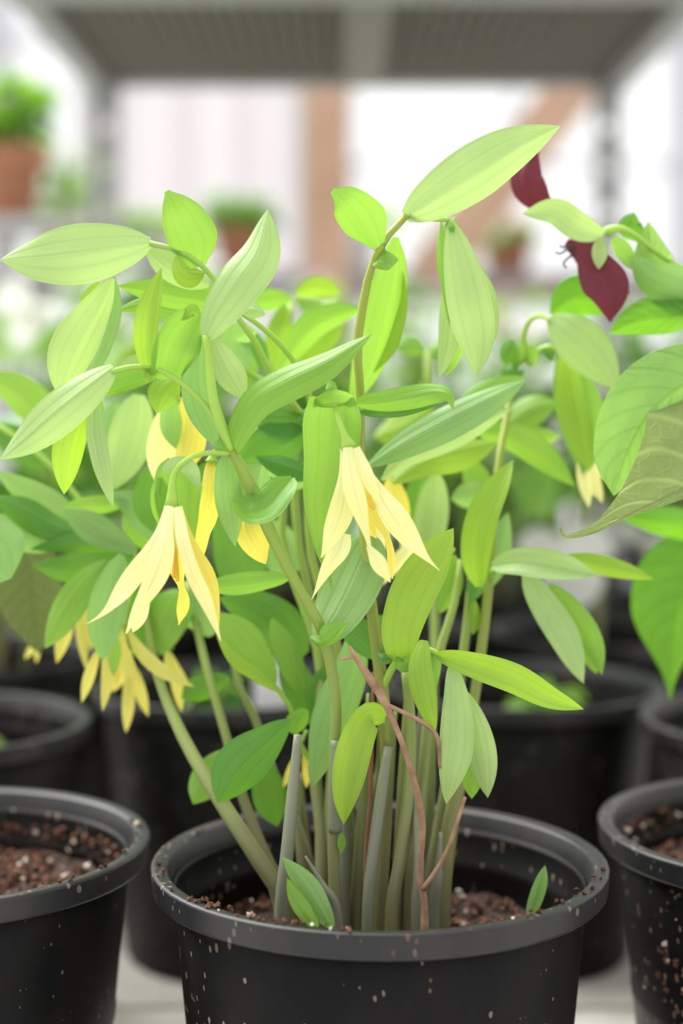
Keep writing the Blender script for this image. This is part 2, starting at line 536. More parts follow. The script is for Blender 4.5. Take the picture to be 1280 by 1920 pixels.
for (x, y) in ((TX0 + 0.02, TY1 - 0.02), (TX1 - 0.02, TY1 - 0.02), (TX0 - 0.052, SY0 + 0.02), (TX1 + 0.052, SY0 + 0.02)):
    p = MB()
    for s in (-1, 1):
        p.box(x + s * 0.011 - 0.004, x + s * 0.011 + 0.004, y - 0.004, y + 0.004, 0.05, SHZ + 0.12)
        p.box(x + s * 0.0135 - 0.0015, x + s * 0.0135 + 0.0015, y - 0.012, y + 0.012, 0.05, SHZ + 0.12)
    z = 0.06
    while z < SHZ + 0.1:
        p.box(x - 0.007, x + 0.007, y - 0.003, y + 0.003, z, z + 0.034)
        z += 0.048
    p.build('post', M['steel'], tro)
    cv, cf = lathe([(0.0, 0.0), (0.006, 0.0), (0.006, 0.02), (0.0, 0.02)], x, y, 0.03, 12)
    wv = [(x + (q[2] - 0.04) , y + (q[1] - y) * 4, 0.0265 + (q[0] - x) * 4) for q in cv]
    MB().add(wv, cf).build('castor', M['pot_black'], tro)


# ------------------------------------------------------------------ pots
def crumb_geo(rnd, p, s):
    A = [Vector((rnd.uniform(.5, 1.2), 0, 0)), Vector((-rnd.uniform(.5, 1.2), 0, 0)), Vector((0, rnd.uniform(.5, 1.2), 0)), Vector((0, -rnd.uniform(.5, 1.2), 0)), Vector((0, 0, rnd.uniform(.4, 1))), Vector((0, 0, -rnd.uniform(.4, 1)))]
    Rm = Matrix.Rotation(rnd.uniform(0, 6), 3, Vector((rnd.uniform(-1, 1), rnd.uniform(-1, 1), rnd.uniform(-1, 1))).normalized())
    return [p + (Rm @ a) * s for a in A], [(0, 2, 4), (2, 1, 4), (1, 3, 4), (3, 0, 4), (2, 0, 5), (1, 2, 5), (3, 1, 5), (0, 3, 5)]


def pot(root, cx, cy, s=1.0, fine=True, soil=0.125, crumbs=350, seed=1, z0=None, mat='pot_black', rmat='rim_black'):
    rnd = random.Random(seed)
    z0 = DECKZ if z0 is None else z0
    seg = 72 if fine else 36
    prof = [(0.0, 0.0), (0.058, 0.0), (0.0612, 0.003), (0.0688, 0.085), (0.0693, 0.086), (0.0697, 0.090), (0.0694, 0.092), (0.0748, 0.1478),
            (0.0738, 0.1485), (0.0735, 0.146), (0.0728, 0.138), (0.0712, 0.136), (0.0709, 0.133), (0.0719, 0.130), (0.0700, 0.112), (0.0685, 0.1105), (0.0684, 0.108), (0.0695, 0.106), (0.0590, 0.005), (0.0, 0.005)]
    v, f = lathe([(r * s, z * s) for r, z in prof], cx, cy, z0, seg)
    body = link('pot', v, f, M[mat], root, None, True, (cx, cy, z0))
    rp = [(0.0746, 0.1462), (0.0802, 0.1460), (0.0814, 0.1462), (0.0819, 0.1467), (0.0820, 0.1473), (0.0825, 0.1535), (0.0826, 0.1541), (0.0823, 0.1547), (0.0817, 0.1551), (0.0811, 0.1552), (0.0782, 0.1548), (0.0776, 0.1547), (0.0770, 0.1543), (0.0766, 0.1536), (0.0752, 0.1490), (0.0746, 0.1462)]
    v, f = lathe([(r * s, z * s) for r, z in rp], cx, cy, z0, seg)
    link('rim', v, f, M[rmat], body, None, True, (cx, cy, z0 + 0.147 * s))
    # soil: rings with uneven height
    rs = (0.0590 + (soil - 0.005) / 0.101 * 0.0105) * s - 0.0012
    rs = min(rs, 0.0695 * s)
    rings = 10 if fine else 4
    vv = [(cx, cy, z0 + soil * s)]
    for i in range(1, rings + 1):
        for k in range(36):
            a = 2 * math.pi * k / 36
            r = rs * i / rings
            vv.append((cx + r * math.cos(a), cy + r * math.sin(a), z0 + soil * s + rnd.uniform(-.0025, .0035)))
    ff = [(0, 1 + k, 1 + (k + 1) % 36) for k in range(36)]
    for i in range(rings - 1):
        for k in range(36):
            a, b = 1 + i * 36 + k, 1 + i * 36 + (k + 1) % 36
            ff.append((a, a + 36, b + 36, b))
    so = link('soil', vv, ff, M['soil'], root, None, False, (cx, cy, z0 + soil * s))
    if crumbs:
        for mat_, cnt, smin, smax in (('bark', crumbs * 2, .0008, .0032), ('perlite', crumbs // 7, .001, .0028)):
            mb = MB()
            for i in range(cnt):
                a, r = rnd.uniform(0, 6.283), rs * 0.97 * math.sqrt(rnd.random())
                mb.add(*crumb_geo(rnd, Vector((cx + r * math.cos(a), cy + r * math.sin(a), z0 + soil * s + 0.002)), rnd.uniform(smin, smax)))
            o = mb.build('soil_crumbs' if mat_ == 'bark' else 'perlite_grains', M[mat_], so)
            o['kind'] = 'stuff'
    return body, z0 + soil * s


MX, MY = 0.01376, D0
POTS = dict(main=(MX, MY), left=(-0.1555, 0.614), right=(0.184, 0.636))
main = thing('potted_bellwort', 'bellwort with nodding yellow flowers in the sharp black pot at centre front', 'potted plant', (MX, MY, DECKZ))
mpot, SOILZ = pot(main, MX, MY, seed=3, soil=0.124)


def crumbs_on(body, spots, mats=('bark', 'perlite')):
    rnd = random.Random(len(spots))
    for mname in mats:
        mb = MB()
        for i, (p, s) in enumerate(spots):
            if (i % 9 == 0) == (mname == 'perlite'):
                mb.add(*crumb_geo(rnd, p, s))
        if mb.v:
            o = mb.build('clinging_crumbs', M[mname], body)
            o['kind'] = 'stuff'


def rim_spots(cx, cy, a0, a1, n, rnd, r0=0.076, r1=0.081, z=0.1556):
    out = []
    for i in range(n):
        a, r = R(rnd.uniform(a0, a1)), rnd.uniform(r0, r1)
        out.append((Vector((cx + r * math.cos(a), cy + r * math.sin(a), DECKZ + z)), rnd.uniform(.0006, .0016)))
    return out


rr = random.Random(11)
crumbs_on(mpot, rim_spots(MX, MY, 215, 262, 46, rr) + rim_spots(MX, MY, 150, 215, 10, rr) + rim_spots(MX, MY, 270, 350, 12, rr))

# ------------------------------------------------------------------ main plant: stems
PXM = D0 / F            # metres per pixel at the main plant


def stem(P, rad, mat='stem', root=None, soil=True, name='stem', sides=10, n=18):
    pts = [px(*p) for p in P]
    if soil:            # carry on down into the soil
        b = pts[0].copy()
        b.z = SOILZ - 0.004
        dx = b.x - MX; dy = b.y - MY
        d = math.hypot(dx, dy)
        if d > 0.06: b.x, b.y = MX + dx * 0.06 / d, MY + dy * 0.06 / d
        pts = [b] + pts
        rad = [rad[0]] + list(rad)
    return tube(name, root or main, pts, [r * PXM for r in rad], M[mat], n, sides)


# bottom first; (x, y, cm)
stem([(528, 1690, -1), (490, 1620, -1), (425, 1520, -.5), (352, 1400, 1), (305, 1295, 2.5), (288, 1235, 3.2), (270, 1130, 4), (250, 1040, 4)], [16, 16, 15, 13, 11, 9, 7, 6])
stem([(548, 1690, 1), (500, 1610, 1), (450, 1480, 1.5), (425, 1385, 2), (392, 1270, 3), (372, 1190, 4), (350, 1090, 4.5)], [11, 11, 10, 9, 9, 8, 7])
stem([(528, 1700, -3), (538, 1600, -3), (552, 1450, -2.8), (558, 1378, -2.8)], [13, 12, 11, 7], 'stem_grey')
stem([(596, 1690, 2), (575, 1600, 2), (545, 1520, 2.4), (510, 1440, 2.8), (475, 1340, 3.2), (450, 1290, 3.4), (430, 1200, 4)], [9, 9, 9, 8, 8, 8, 6])
# the front stem that carries the left flower
SA = [(628, 1700, -2), (624, 1560, -2), (627, 1400, -2.2), (630, 1330, -2.4), (618, 1235, -2.8), (598, 1170, -3.2), (553, 1090, -3.8), (512, 1010, -4.3), (488, 955, -4.6), (462, 895, -4.8), (433, 845, -5)]
stem(SA, [12, 11, 10, 10, 9.5, 10, 10, 9.5, 11, 13, 9], n=26)
stem([(628, 1560, -2.15), (630, 1450, -2.35), (632, 1388, -2.4)], [11.5, 11.5, 11.3], 'stem_grey', soil=False, name='stem_sheath')
stem([(600, 1690, 0), (602, 1560, 0.5), (588, 1420, 1), (604, 1300, 1.5), (592, 1200, 2), (556, 1100, 2.4), (528, 1000, 2.8), (545, 860, 3), (575, 790, 3)], [12, 12, 12, 12, 11, 10, 8, 8, 7])
stem([(655, 1700, 1), (650, 1560, 1), (655, 1420, 1.2), (640, 1250, 1.6), (585, 1050, 2), (578, 930, 2), (580, 830, 1.5), (570, 780, 1)], [14, 13, 12, 10, 8, 8, 8, 7])
stem([(668, 1700, 2), (660, 1580, 2), (640, 1420, 2.5), (610, 1260, 3), (560, 1020, 3.5), (552, 900, 4), (545, 760, 5), (540, 640, 8), (546, 560, 9)], [10, 10, 10, 9, 8, 8, 8, 8, 7])
# the tall stem with the top leaf
SE = [(712, 1700, -1), (722, 1540, -1), (724, 1400, -1.2), (716, 1290, -1.5), (704, 1200, -1.7), (690, 1080, -2), (681, 980, -2.1), (676, 860, -2.2), (675, 740, -2.4), (670, 650, -2.6), (684, 550, -2.8), (700, 490, -3), (725, 445, -3), (762, 404, -3)]
stem(SE, [13, 13, 12, 12, 12, 11, 10, 9, 8, 8, 8, 8, 7, 6], 'stem_red', n=30)
stem([(690, 1700, -2.6), (700, 1600, -2.4), (716, 1480, -2), (728, 1400, -1.6)], [11, 11, 11, 9], 'stem_grey')
stem([(735, 1700, -2.2), (752, 1600, -2), (768, 1450, -1.6), (768, 1340, -1.2), (760, 1260, -1)], [12, 12, 11, 11, 8])
stem([(765, 1690, -.5), (772, 1600, -.5), (790, 1480, 0), (806, 1320, .5), (826, 1215, 1), (852, 1130, 1.5), (862, 1050, 2)], [11, 11, 11, 10, 9, 8, 6])
stem([(800, 1690, .5), (822, 1560, 1), (848, 1400, 1.5), (868, 1230, 2), (880, 1130, 2.4), (888, 1020, 3)], [12, 12, 11, 9, 9, 7])
SG = [(828, 1680, 0), (842, 1560, .4), (865, 1440, 1), (892, 1290, 1.6), (908, 1170, 2), (918, 1080, 2.4), (926, 960, 3), (936, 860, 4), (950, 780, 5), (966, 690, 6)]
stem(SG, [17, 16, 14, 10, 10, 9, 8, 8, 7, 6], 'stem_red', n=24)
stem([(780, 1700, -2.6), (785, 1620, -2.4), (778, 1500, -1.5), (768, 1420, -.5)], [10, 10, 8, 2], 'stem_grey')
stem([(632, 1710, -3), (605, 1660, -3), (572, 1605, -2.8)], [9, 8, 2], 'stem_grey')
for (x0, x1, yt, d, w, mt) in ((606, 618, 1420, .5, 13, 'stem'), (645, 640, 1380, -.5, 12, 'stem_grey'), (700, 742, 1330, .8, 12, 'stem'), (752, 792, 1300, 1, 13, 'stem_grey'), (668, 690, 1300, -.2, 12, 'stem'), (812, 826, 1560, -1.4, 12, 'stem_grey'), (742, 762, 1290, -.4, 12, 'stem'), (790, 815, 1340, 1.6, 11, 'stem'), (575, 548, 1500, 1, 10, 'stem')):
    stem([(x0, 1705, d), (x0 * .6 + x1 * .4 + 2, 1705 * .6 + yt * .4, d), (x1, yt, d + .3)], [w, w * .9, w * .25], mt)
stem([(676, 1700, 0), (682, 1600, .5), (695, 1500, 1), (712, 1440, 1.2), (715, 1350, 0)], [9, 9, 9, 8, 7])
stem([(560, 1690, 2.5), (575, 1620, 3), (566, 1520, 3), (560, 1450, 3.2)], [9, 9, 8, 6], 'stem')
# young branches
stem([(716, 1292, -1.5), (730, 1262, -1.8), (748, 1232, -2)], [7, 7, 6], 'green_stalk', soil=False, name='side_shoot')
stem([(752, 1236, -2), (785, 1218, -2.6), (810, 1220, -3), (838, 1238, -3.2)], [6, 6, 5, 5], 'green_stalk', soil=False, name='side_shoot')
stem([(433, 845, -5), (412, 790, -5.2), (398, 740, -5.3), (392, 680, -5.3), (385, 628, -5.3)], [8, 9, 9, 8, 6], 'green_stalk', soil=False, name='side_shoot')
stem([(418, 815, -5), (395, 772, -5), (345, 722, -5), (300, 694, -5), (280, 688, -5), (245, 688, -5.2), (208, 697, -5.4)], [7, 6, 5, 5, 4.5, 4.5, 5], 'green_stalk', soil=False, name='side_shoot')
stem([(575, 790, 3), (545, 755, 0), (515, 715, -1.5), (478, 640, -2.5), (448, 600, -3), (410, 535, -3.2), (375, 495, -3.4), (340, 472, -3.5), (280, 455, -3.6)], [8, 8, 8, 7, 6, 5.5, 5, 5, 4.5], 'green_stalk', soil=False, name='side_shoot')
stem([(582, 790, 2), (580, 745, 0), (558, 690, -1), (520, 640, -1.6), (478, 604, -2.2), (446, 584, -2.6)], [7, 6, 6, 5.5, 5, 4.5], 'green_stalk', soil=False, name='side_shoot')
stem([(545, 760, 2), (512, 725, 2), (470, 700, 2), (435, 672, 2)], [6, 5, 5, 4], 'green_stalk', soil=False, name='side_shoot')
stem([(966, 690, 6), (985, 665, 5), (982, 630, 4.5), (992, 602, 4), (1012, 592, 3.6), (1036, 604, 3.2)], [5, 5, 5, 5, 5, 4], 'green_stalk', soil=False, name='side_shoot')
stem([(970, 680, 6), (1000, 662, 5.5), (1030, 650, 5), (1055, 668, 5)], [5, 5, 5, 4], 'green_stalk', soil=False, name='side_shoot')
stem([(676, 760, -2.4), (655, 750, -3.2), (628, 748, -4)], [6, 6, 5], 'green_stalk', soil=False, name='side_shoot')
stem([(915, 1085, 2.4), (930, 1066, 1.8), (960, 1058, 1.2)], [6, 6, 5], 'green_stalk', soil=False, name='side_shoot')
stem([(765, 402, -3), (800, 410, -2.6), (840, 412, -2.2)], [5, 4, 4], 'green_stalk', soil=False, name='side_shoot')
# dead brown stalks
def dry(P, rad, mat='straw', soil=False):
    return stem(P, rad, mat, soil=soil, name='dry_stalk', n=20)
dry([(795, 1690, -3.4), (785, 1640, -3.4), (792, 1560, -3.6), (778, 1470, -3.8), (745, 1370, -4), (715, 1305, -4), (690, 1268, -4), (654, 1212, -4)], [8, 6, 5, 7, 5, 5, 9, 3], soil=True)
dry([(722, 1320, -4), (760, 1338, -4), (800, 1360, -3.6), (820, 1385, -3.4), (824, 1440, -3.2)], [4, 4, 4, 4, 3])
dry([(664, 1232, -4), (650, 1234, -4), (636, 1238, -4)], [3, 3, 2])
dry([(792, 1668, -3.6), (812, 1640, -3.6), (840, 1590, -3.4), (872, 1494, -3)], [5, 4, 4, 3])
dry([(686, 1610, -1.4), (694, 1500, -1.5), (697, 1380, -1.6), (700, 1260, -1.4)], [5, 4, 4, 3], 'straw_red', soil=True)

# ------------------------------------------------------------------ main plant: leaves  (base .. tip)
L = lambda P, W, mat='mid', **k: leaf(main, P, W, mat, **k)
# top right
L([(760, 408, -3), (815, 375, -3.4), (890, 328, -3.6), (965, 280, -3.2), (1050, 236, -2.6)], 104, 'pale', roll=-8, fold=.2, prof=(.42, .85), asym=-.05, n=28, m=14)
L([(720, 480, -3), (700, 450, -3.2), (672, 410, -3.6), (648, 380, -4), (622, 358, -4)], 84, 'mid', roll=18, fold=.15, prof=[.12, .35, .72, .98, 1, .9, .62, .15], asym=.1, n=28, m=12)
L([(716, 470, -3), (722, 490, -3.4), (727, 507, -3.4)], 50, 'mid', fold=.2, prof='round')
L([(742, 445, -1), (735, 520, -.6), (715, 610, 0), (690, 690, .6), (655, 765, 1)], 78, 'mid', roll=25, fold=.15, prof=(.55, .8), n=24)
L([(750, 500, -.4), (748, 560, 0), (728, 640, .4), (700, 700, .8)], 34, 'bright', roll=-50, fold=.1)
L([(844, 410, -2.2), (858, 480, -2.6), (876, 570, -2.8), (890, 640, -2.4), (893, 705, -2)], 84, 'pale', roll=15, fold=-.3, prof='mid', n=24, m=12)
L([(826, 414, -2), (826, 470, -1.8), (834, 540, -1.6), (842, 610, -1.6)], 26, 'mid', roll=-40, fold=.3)
L([(838, 500, -1.4), (842, 570, -1.2), (838, 640, -1), (824, 707, -.8)], 44, 'pale', roll=-20, fold=.25, prof='mid')
L([(850, 580, -.8), (856, 630, -.6), (848, 670, -.4), (836, 704, -.4)], 34, 'mid', fold=.3, prof='mid')
L([(880, 470, -1.4), (905, 560, -1.4), (914, 620, -1.4), (902, 668, -1.2)], 40, 'pale', roll=-40, prof='mid')
L([(852, 408, -2), (846, 425, -2.4), (838, 440, -2.4)], 26, 'mid', fold=.3, prof='round')
# top left group
L([(284, 454, -3.6), (225, 462, -3.9), (150, 474, -4.1), (75, 482, -3.8), (0, 487, -3.2)], 112, 'pale', roll=-12, fold=.14, prof=(.5, .85), n=28, m=12)
L([(372, 500, -3.4), (362, 465, -3.6), (345, 425, -3.8), (328, 388, -4), (312, 358, -4)], 96, 'mid', roll=-10, fold=.25, prof=[.3, .7, .98, 1, .92, .75, .5, .1], asym=.2, n=28, m=12)
L([(392, 536, -3), (350, 520, -3), (310, 498, -3), (270, 464, -2.8)], 56, 'pale', roll=20, fold=.2, prof='lance')
L([(330, 480, -3.8), (352, 510, -4.1), (385, 512, -4)], 40, 'bright', fold=.5, prof='round', roll=30)
L([(440, 582, -2.4), (380, 562, -2.4), (320, 552, -2.2), (220, 536, -1.8)], 60, 'mid', roll=12, fold=.25, prof='ovate')
L([(420, 590, -1.8), (340, 582, -1.6), (270, 572, -1.4), (214, 584, -1.2)], 44, 'mid', roll=-10, prof='ovate')
L([(212, 522, -2.6), (190, 570, -2.8), (150, 640, -3), (128, 690, -3), (112, 745, -2.8)], 82, 'pale', roll=18, fold=.15, prof=(.6, .55), asym=.1, n=24, m=12)
L([(214, 520, -2), (208, 590, -1.9), (190, 650, -1.8), (160, 720, -1.6)], 36, 'glauc', roll=-40, fold=.15)
L([(186, 530, -1.8), (165, 570, -1.8), (155, 590, -1.8)], 34, 'bright', fold=.2)
L([(383, 640, -5.3), (405, 590, -5.6), (445, 530, -5.8), (485, 470, -5.4), (502, 392, -4.8)], 88, 'pale', roll=14, fold=.2, prof=(.5, .75), n=28, m=12, asym=.05)
L([(372, 588, -4.6), (345, 615, -4.8), (322, 655, -4.9), (308, 712, -4.6)], 84, 'mid', roll=25, fold=-.25, prof=(.45, .38), n=24)
L([(340, 600, -5), (360, 582, -5.1), (376, 592, -5)], 24, 'bright', fold=.3, prof='round')
L([(378, 630, -4.6), (370, 700, -4.4), (382, 770, -4.2), (408, 842, -4.2)], 60, 'glauc', roll=20, fold=.2, prof=(.5, .8), n=22)
L([(393, 630, -4.9), (408, 660, -4.8), (430, 705, -4.6), (458, 748, -4.4)], 56, 'pale', roll=-15, fold=.3, prof=(.5, .45))
L([(282, 706, -5), (276, 650, -5.2), (281, 590, -5.3), (302, 502, -5)], 46, 'bright', roll=10, fold=-.3, prof=(.5, .8), n=24, asym=-.1)
L([(272, 690, -5), (277, 705, -5.2), (280, 718, -5.2)], 18, 'bright', fold=.3, prof='round')
L([(214, 688, -5.4), (170, 722, -5.8), (110, 770, -6), (50, 822, -5.8), (0, 862, -5.4)], 80, 'pale', roll=-12, fold=.34, prof=(.42, .75), n=28, m=14)
L([(160, 765, -4.6), (140, 810, -4.4), (128, 860, -4.2), (120, 927, -4)], 60, 'bright', roll=15, fold=.25, prof=(.4, .7), n=22)
L([(180, 745, -4.8), (176, 800, -5), (188, 870, -5), (212, 952, -4.8)], 38, 'pale', roll=-20, fold=.25, prof=(.45, .9), n=24)
L([(186, 745, -4.3), (182, 790, -4.2)], 20, 'bright')
L([(300, 700, -3.6), (255, 712, -3.6), (210, 728, -3.6), (165, 748, -3.4)], 44, 'mid', roll=30, fold=.25)
L([(330, 712, -3.4), (305, 735, -3.4), (292, 775, -3.2)], 62, 'bright', roll=-20, fold=.2, prof='ovate')
L([(296, 690, -3), (250, 700, -3), (200, 735, -3)], 60, 'pale', roll=20, fold=.2, prof='ovate')
L([(436, 850, -5), (445, 810, -5.4), (478, 752, -5.8), (540, 712, -6), (610, 678, -5.6), (698, 625, -5)], 66, 'mid', roll=24, roll2=40, fold=.22, prof=(.38, .75), n=30, m=12)
L([(435, 846, -5), (415, 842, -5.3), (400, 846, -5.3)], 38, 'mid', fold=.3, prof='round')
L([(426, 850, -4.6), (428, 910, -4.6), (436, 970, -4.4), (441, 1025, -4.2)], 52, 'glauc', roll=20, fold=.2, prof=(.35, .8), n=22)
# cupped leaf round the front stem
L([(446, 938, -5), (470, 960, -5.3), (500, 952, -5.3), (528, 920, -4.8), (548, 896, -4.2)], 66, 'mid', roll=42, roll2=25, fold=-.35, prof=[.5, .9, 1, .95, .85, .6, .15], n=28, m=14, wave=.10)
L([(490, 872, -3.9), (478, 905, -4), (470, 950, -4.2)], 88, 'glauc', roll=20, fold=.3, prof='round')
L([(528, 936, -4.6), (542, 918, -4.5), (546, 905, -4.5)], 26, 'bright', fold=.3, prof='round')
L([(448, 580, -2.6), (475, 582, -2.8), (498, 590, -2.8)], 30, 'pale', roll=10, fold=.3)
# the node at the middle
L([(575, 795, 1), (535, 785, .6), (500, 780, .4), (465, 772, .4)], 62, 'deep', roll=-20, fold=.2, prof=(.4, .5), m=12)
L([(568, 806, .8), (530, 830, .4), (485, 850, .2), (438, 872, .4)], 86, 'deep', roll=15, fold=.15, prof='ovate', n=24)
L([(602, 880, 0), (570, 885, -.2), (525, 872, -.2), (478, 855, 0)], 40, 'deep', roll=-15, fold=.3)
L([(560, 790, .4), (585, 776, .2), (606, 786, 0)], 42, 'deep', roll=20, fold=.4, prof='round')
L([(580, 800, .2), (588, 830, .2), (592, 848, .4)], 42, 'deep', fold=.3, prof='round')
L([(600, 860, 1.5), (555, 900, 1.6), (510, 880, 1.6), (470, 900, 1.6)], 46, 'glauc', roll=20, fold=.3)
# flower leaf at the middle
L([(624, 742, -4.6), (624, 790, -4.3), (620, 860, -4.1), (608, 940, -4), (607, 1025, -4), (622, 1104, -4.4)], 108, 'mid', roll=-8, fold=-.14, prof=[.80, 1, 1, .92, .84, .72, .52, .34, .16, .02], n=34, m=16, wave=.05)
L([(626, 752, -4.4), (622, 735, -4.8), (620, 714, -4.6)], 24, 'mid', fold=.2, prof=(.3, .3))
L([(585, 758, -4.5), (625, 750, -5), (668, 752, -4.6)], 34, 'mid', roll=-25, fold=.2, prof='round', wave=.12)
L([(668, 758, -3.6), (715, 755, -3.8), (770, 745, -4), (815, 736, -4.2), (842, 742, -4.4), (850, 768, -4.4)], 46, 'mid', roll=-30, roll2=25, fold=.35, prof=(.3, .6), n=28)
L([(672, 770, -3.4), (740, 762, -3.4), (835, 752, -3.4)], 34, 'deep', roll=30, fold=.2, prof='ovate')
L([(676, 580, 4), (630, 592, 4), (580, 620, 4), (520, 700, 4.5)], 56, 'mid', roll=20, fold=.25, prof=(.6, .9))
L([(640, 610, 4.6), (590, 640, 4.8), (550, 690, 5)], 60, 'bright', roll=-20, fold=.2)
L([(692, 872, -1), (760, 830, -1.4), (840, 788, -1.4), (910, 752, -.6), (985, 712, .6)], 66, 'glauc', roll=20, fold=.25, prof=(.5, .75), n=26, m=12)
L([(860, 772, 2.6), (905, 742, 2.6), (985, 706, 2.8)], 54, 'mid', roll=10, fold=.2, prof='ovate')
L([(715, 900, .6), (770, 855, .6), (860, 815, 1), (960, 765, 2)], 50, 'pale', roll=-15, fold=.3, n=24)
L([(735, 905, 2), (800, 860, 2.4), (870, 845, 3), (935, 828, 4)], 66, 'bright', roll=20, fold=.25)
L([(900, 812, 5), (950, 818, 5), (1010, 852, 5), (1078, 912, 5)], 58, 'mid', roll=-15, fold=.25, prof='ovate')
L([(945, 800, 7), (990, 770, 7), (1045, 752, 7)], 60, 'mid', roll=20, fold=.2)
L([(940, 830, 7), (1000, 826, 7.5), (1050, 818, 8)], 46, 'mid', roll=-20)
L([(818, 890, 4), (812, 960, 4.2), (800, 1030, 4.4), (790, 1100, 4.6)], 64, 'pale', roll=15, fold=.2, prof='ovate')
L([(790, 880, 5), (778, 950, 5), (765, 1020, 5)], 44, 'deep', roll=25)
L([(920, 920, 5), (880, 930, 5), (845, 935, 5)], 52, 'glauc', roll=15)
L([(870, 860, 6), (890, 900, 6), (910, 960, 6)], 50, 'mid', roll=-25)
# right middle
L([(898, 1100, 1), (892, 1040, .6), (905, 970, .4), (935, 910, .6), (962, 862, 1)], 62, 'bright', roll=20, fold=-.15, prof=(.45, .85), n=26)
L([(905, 1110, 3), (930, 1050, 3.2), (952, 960, 3.6)], 52, 'glauc', roll=-20, fold=.2)
L([(922, 1062, 1.4), (975, 1056, 1), (1045, 1066, .8), (1118, 1078, .8)], 58, 'pale', roll=22, fold=-.35, prof=(.45, .8), n=26, m=12)
L([(1040, 1048, 1.6), (1100, 1056, 1.8), (1165, 1070, 1.8), (1226, 1086, 1.8)], 38, 'bright', roll=-15, fold=.3, prof=(.6, .9))
L([(985, 1075, 1.2), (1020, 1130, 1.2), (1065, 1205, 1.2), (1094, 1282, 1.2)], 60, 'pale', roll=20, fold=.15, prof=(.4, .7), n=24)
L([(1030, 1095, 1.8), (1070, 1140, 1.8), (1108, 1200, 1.8), (1128, 1266, 1.8)], 44, 'mid', roll=-10, fold=.2, prof=(.5, .6))
L([(1070, 1170, 2.2), (1100, 1215, 2.2), (1118, 1264, 2.2)], 34, 'mid', prof='mid')
L([(918, 1072, 1.8), (900, 1090, 1.6), (882, 1130, 1.4)], 34, 'deep', roll=25, fold=.3)
L([(850, 1040, 2), (846, 1100, 2), (825, 1150, 2)], 50, 'mid', roll=20, fold=.3)
L([(888, 1125, 2), (888, 1160, 2), (886, 1190, 2)], 26, 'bright', fold=.5, prof='round')
# lower right shoot
L([(758, 1250, -2.4), (752, 1190, -2.8), (775, 1110, -3), (815, 1045, -2.8), (850, 990, -2.6)], 86, 'bright', roll=15, fold=-.12, prof=(.34, .52), n=28, m=12)
L([(742, 1232, -2.6), (756, 1246, -3), (776, 1232, -3)], 30, 'mid', fold=.4, prof='round')
L([(794, 1200, -3.4), (786, 1250, -3.8), (796, 1310, -3.8), (816, 1374, -3.4)], 48, 'bright', roll=-10, fold=.2, prof=(.35, .75), n=24)
L([(812, 1216, -3), (812, 1250, -3), (812, 1300, -3)], 34, 'mid', roll=30)
L([(818, 1228, -3.2), (880, 1244, -3.6), (960, 1272, -3.8), (1030, 1308, -3.6), (1094, 1330, -3.2)], 56, 'bright', roll=-22, fold=-.2, prof=(.42, .75), n=26, m=12, asym=-.1)
L([(846, 1244, -3.2), (856, 1310, -3.4), (856, 1400, -3.4), (836, 1508, -3)], 64, 'pale', roll=10, fold=.12, prof=(.5, .62), n=24, m=12)
L([(866, 1290, -2.8), (888, 1350, -2.8), (902, 1420, -2.6), (914, 1496, -2.4)], 56, 'pale', roll=-15, fold=.15, prof=(.6, .6), n=24)
L([(880, 1370, -2.2), (884, 1430, -2.2), (884, 1498, -2)], 46, 'mid', fold=.2, prof=(.6, .6))
# middle low
L([(596, 1204, -3.2), (618, 1168, -3), (645, 1120, -2.6), (672, 1060, -2.2), (694, 1000, -2)], 104, 'glauc', roll=22, fold=.12, prof=(.5, .42), n=26, m=12)
L([(580, 1196, -3.4), (600, 1208, -3.9), (622, 1196, -3.8), (650, 1168, -3.2)], 34, 'mid', roll=-35, fold=.5, prof='round', wave=.15)
L([(566, 1125, -3), (572, 1145, -3.1), (580, 1160, -3.2)], 18, 'mid', fold=.3, prof='round')
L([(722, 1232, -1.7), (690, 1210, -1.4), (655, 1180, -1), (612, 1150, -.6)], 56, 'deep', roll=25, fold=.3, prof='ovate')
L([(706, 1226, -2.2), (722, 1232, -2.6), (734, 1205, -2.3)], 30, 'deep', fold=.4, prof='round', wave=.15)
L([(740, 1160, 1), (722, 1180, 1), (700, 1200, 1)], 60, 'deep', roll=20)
L([(668, 1170, -.6), (660, 1250, -.5), (625, 1350, -.5), (588, 1474, -.6)], 76, 'glauc', roll=18, fold=.15, prof=(.5, .6), n=26)
L([(722, 1346, -2), (690, 1344, -2.8), (664, 1400, -3), (648, 1480, -3), (644, 1546, -2.8)], 66, 'bright', roll=12, fold=-.18, prof=(.42, .72), n=28, m=12)
L([(640, 1560, -2.4), (640, 1600, -2.4)], 16, 'mid')
L([(545, 1350, -1), (500, 1392, -1.2), (450, 1440, -1.2), (408, 1506, -1)], 92, 'deep', roll=15, fold=.15, prof=(.62, .5), n=24, m=12)
L([(430, 1408, 1.5), (400, 1440, 1.5), (375, 1478, 1.5), (362, 1508, 1.5)], 62, 'mid', roll=-15, fold=.2, prof='round')
L([(490, 1420, 2), (505, 1480, 2), (520, 1550, 2)], 66, 'deep', roll=15, prof='mid')
L([(575, 1330, 0), (560, 1350, 0), (545, 1375, 0)], 40, 'mid', roll=15, prof='round')
L([(512, 1290, 1), (490, 1245, 1), (455, 1200, 1), (405, 1148, 1.2)], 74, 'mid', roll=-18, fold=.15, prof=(.5, .55), n=24)
L([(530, 1300, .4), (480, 1268, .4), (440, 1240, .4), (405, 1190, .6)], 26, 'bright', roll=20, fold=.3)
stem([(600, 1450, 1), (560, 1390, 1), (545, 1330, .8), (518, 1290, .6)], [5, 5, 5, 4], 'green_stalk', soil=False, name='side_shoot')
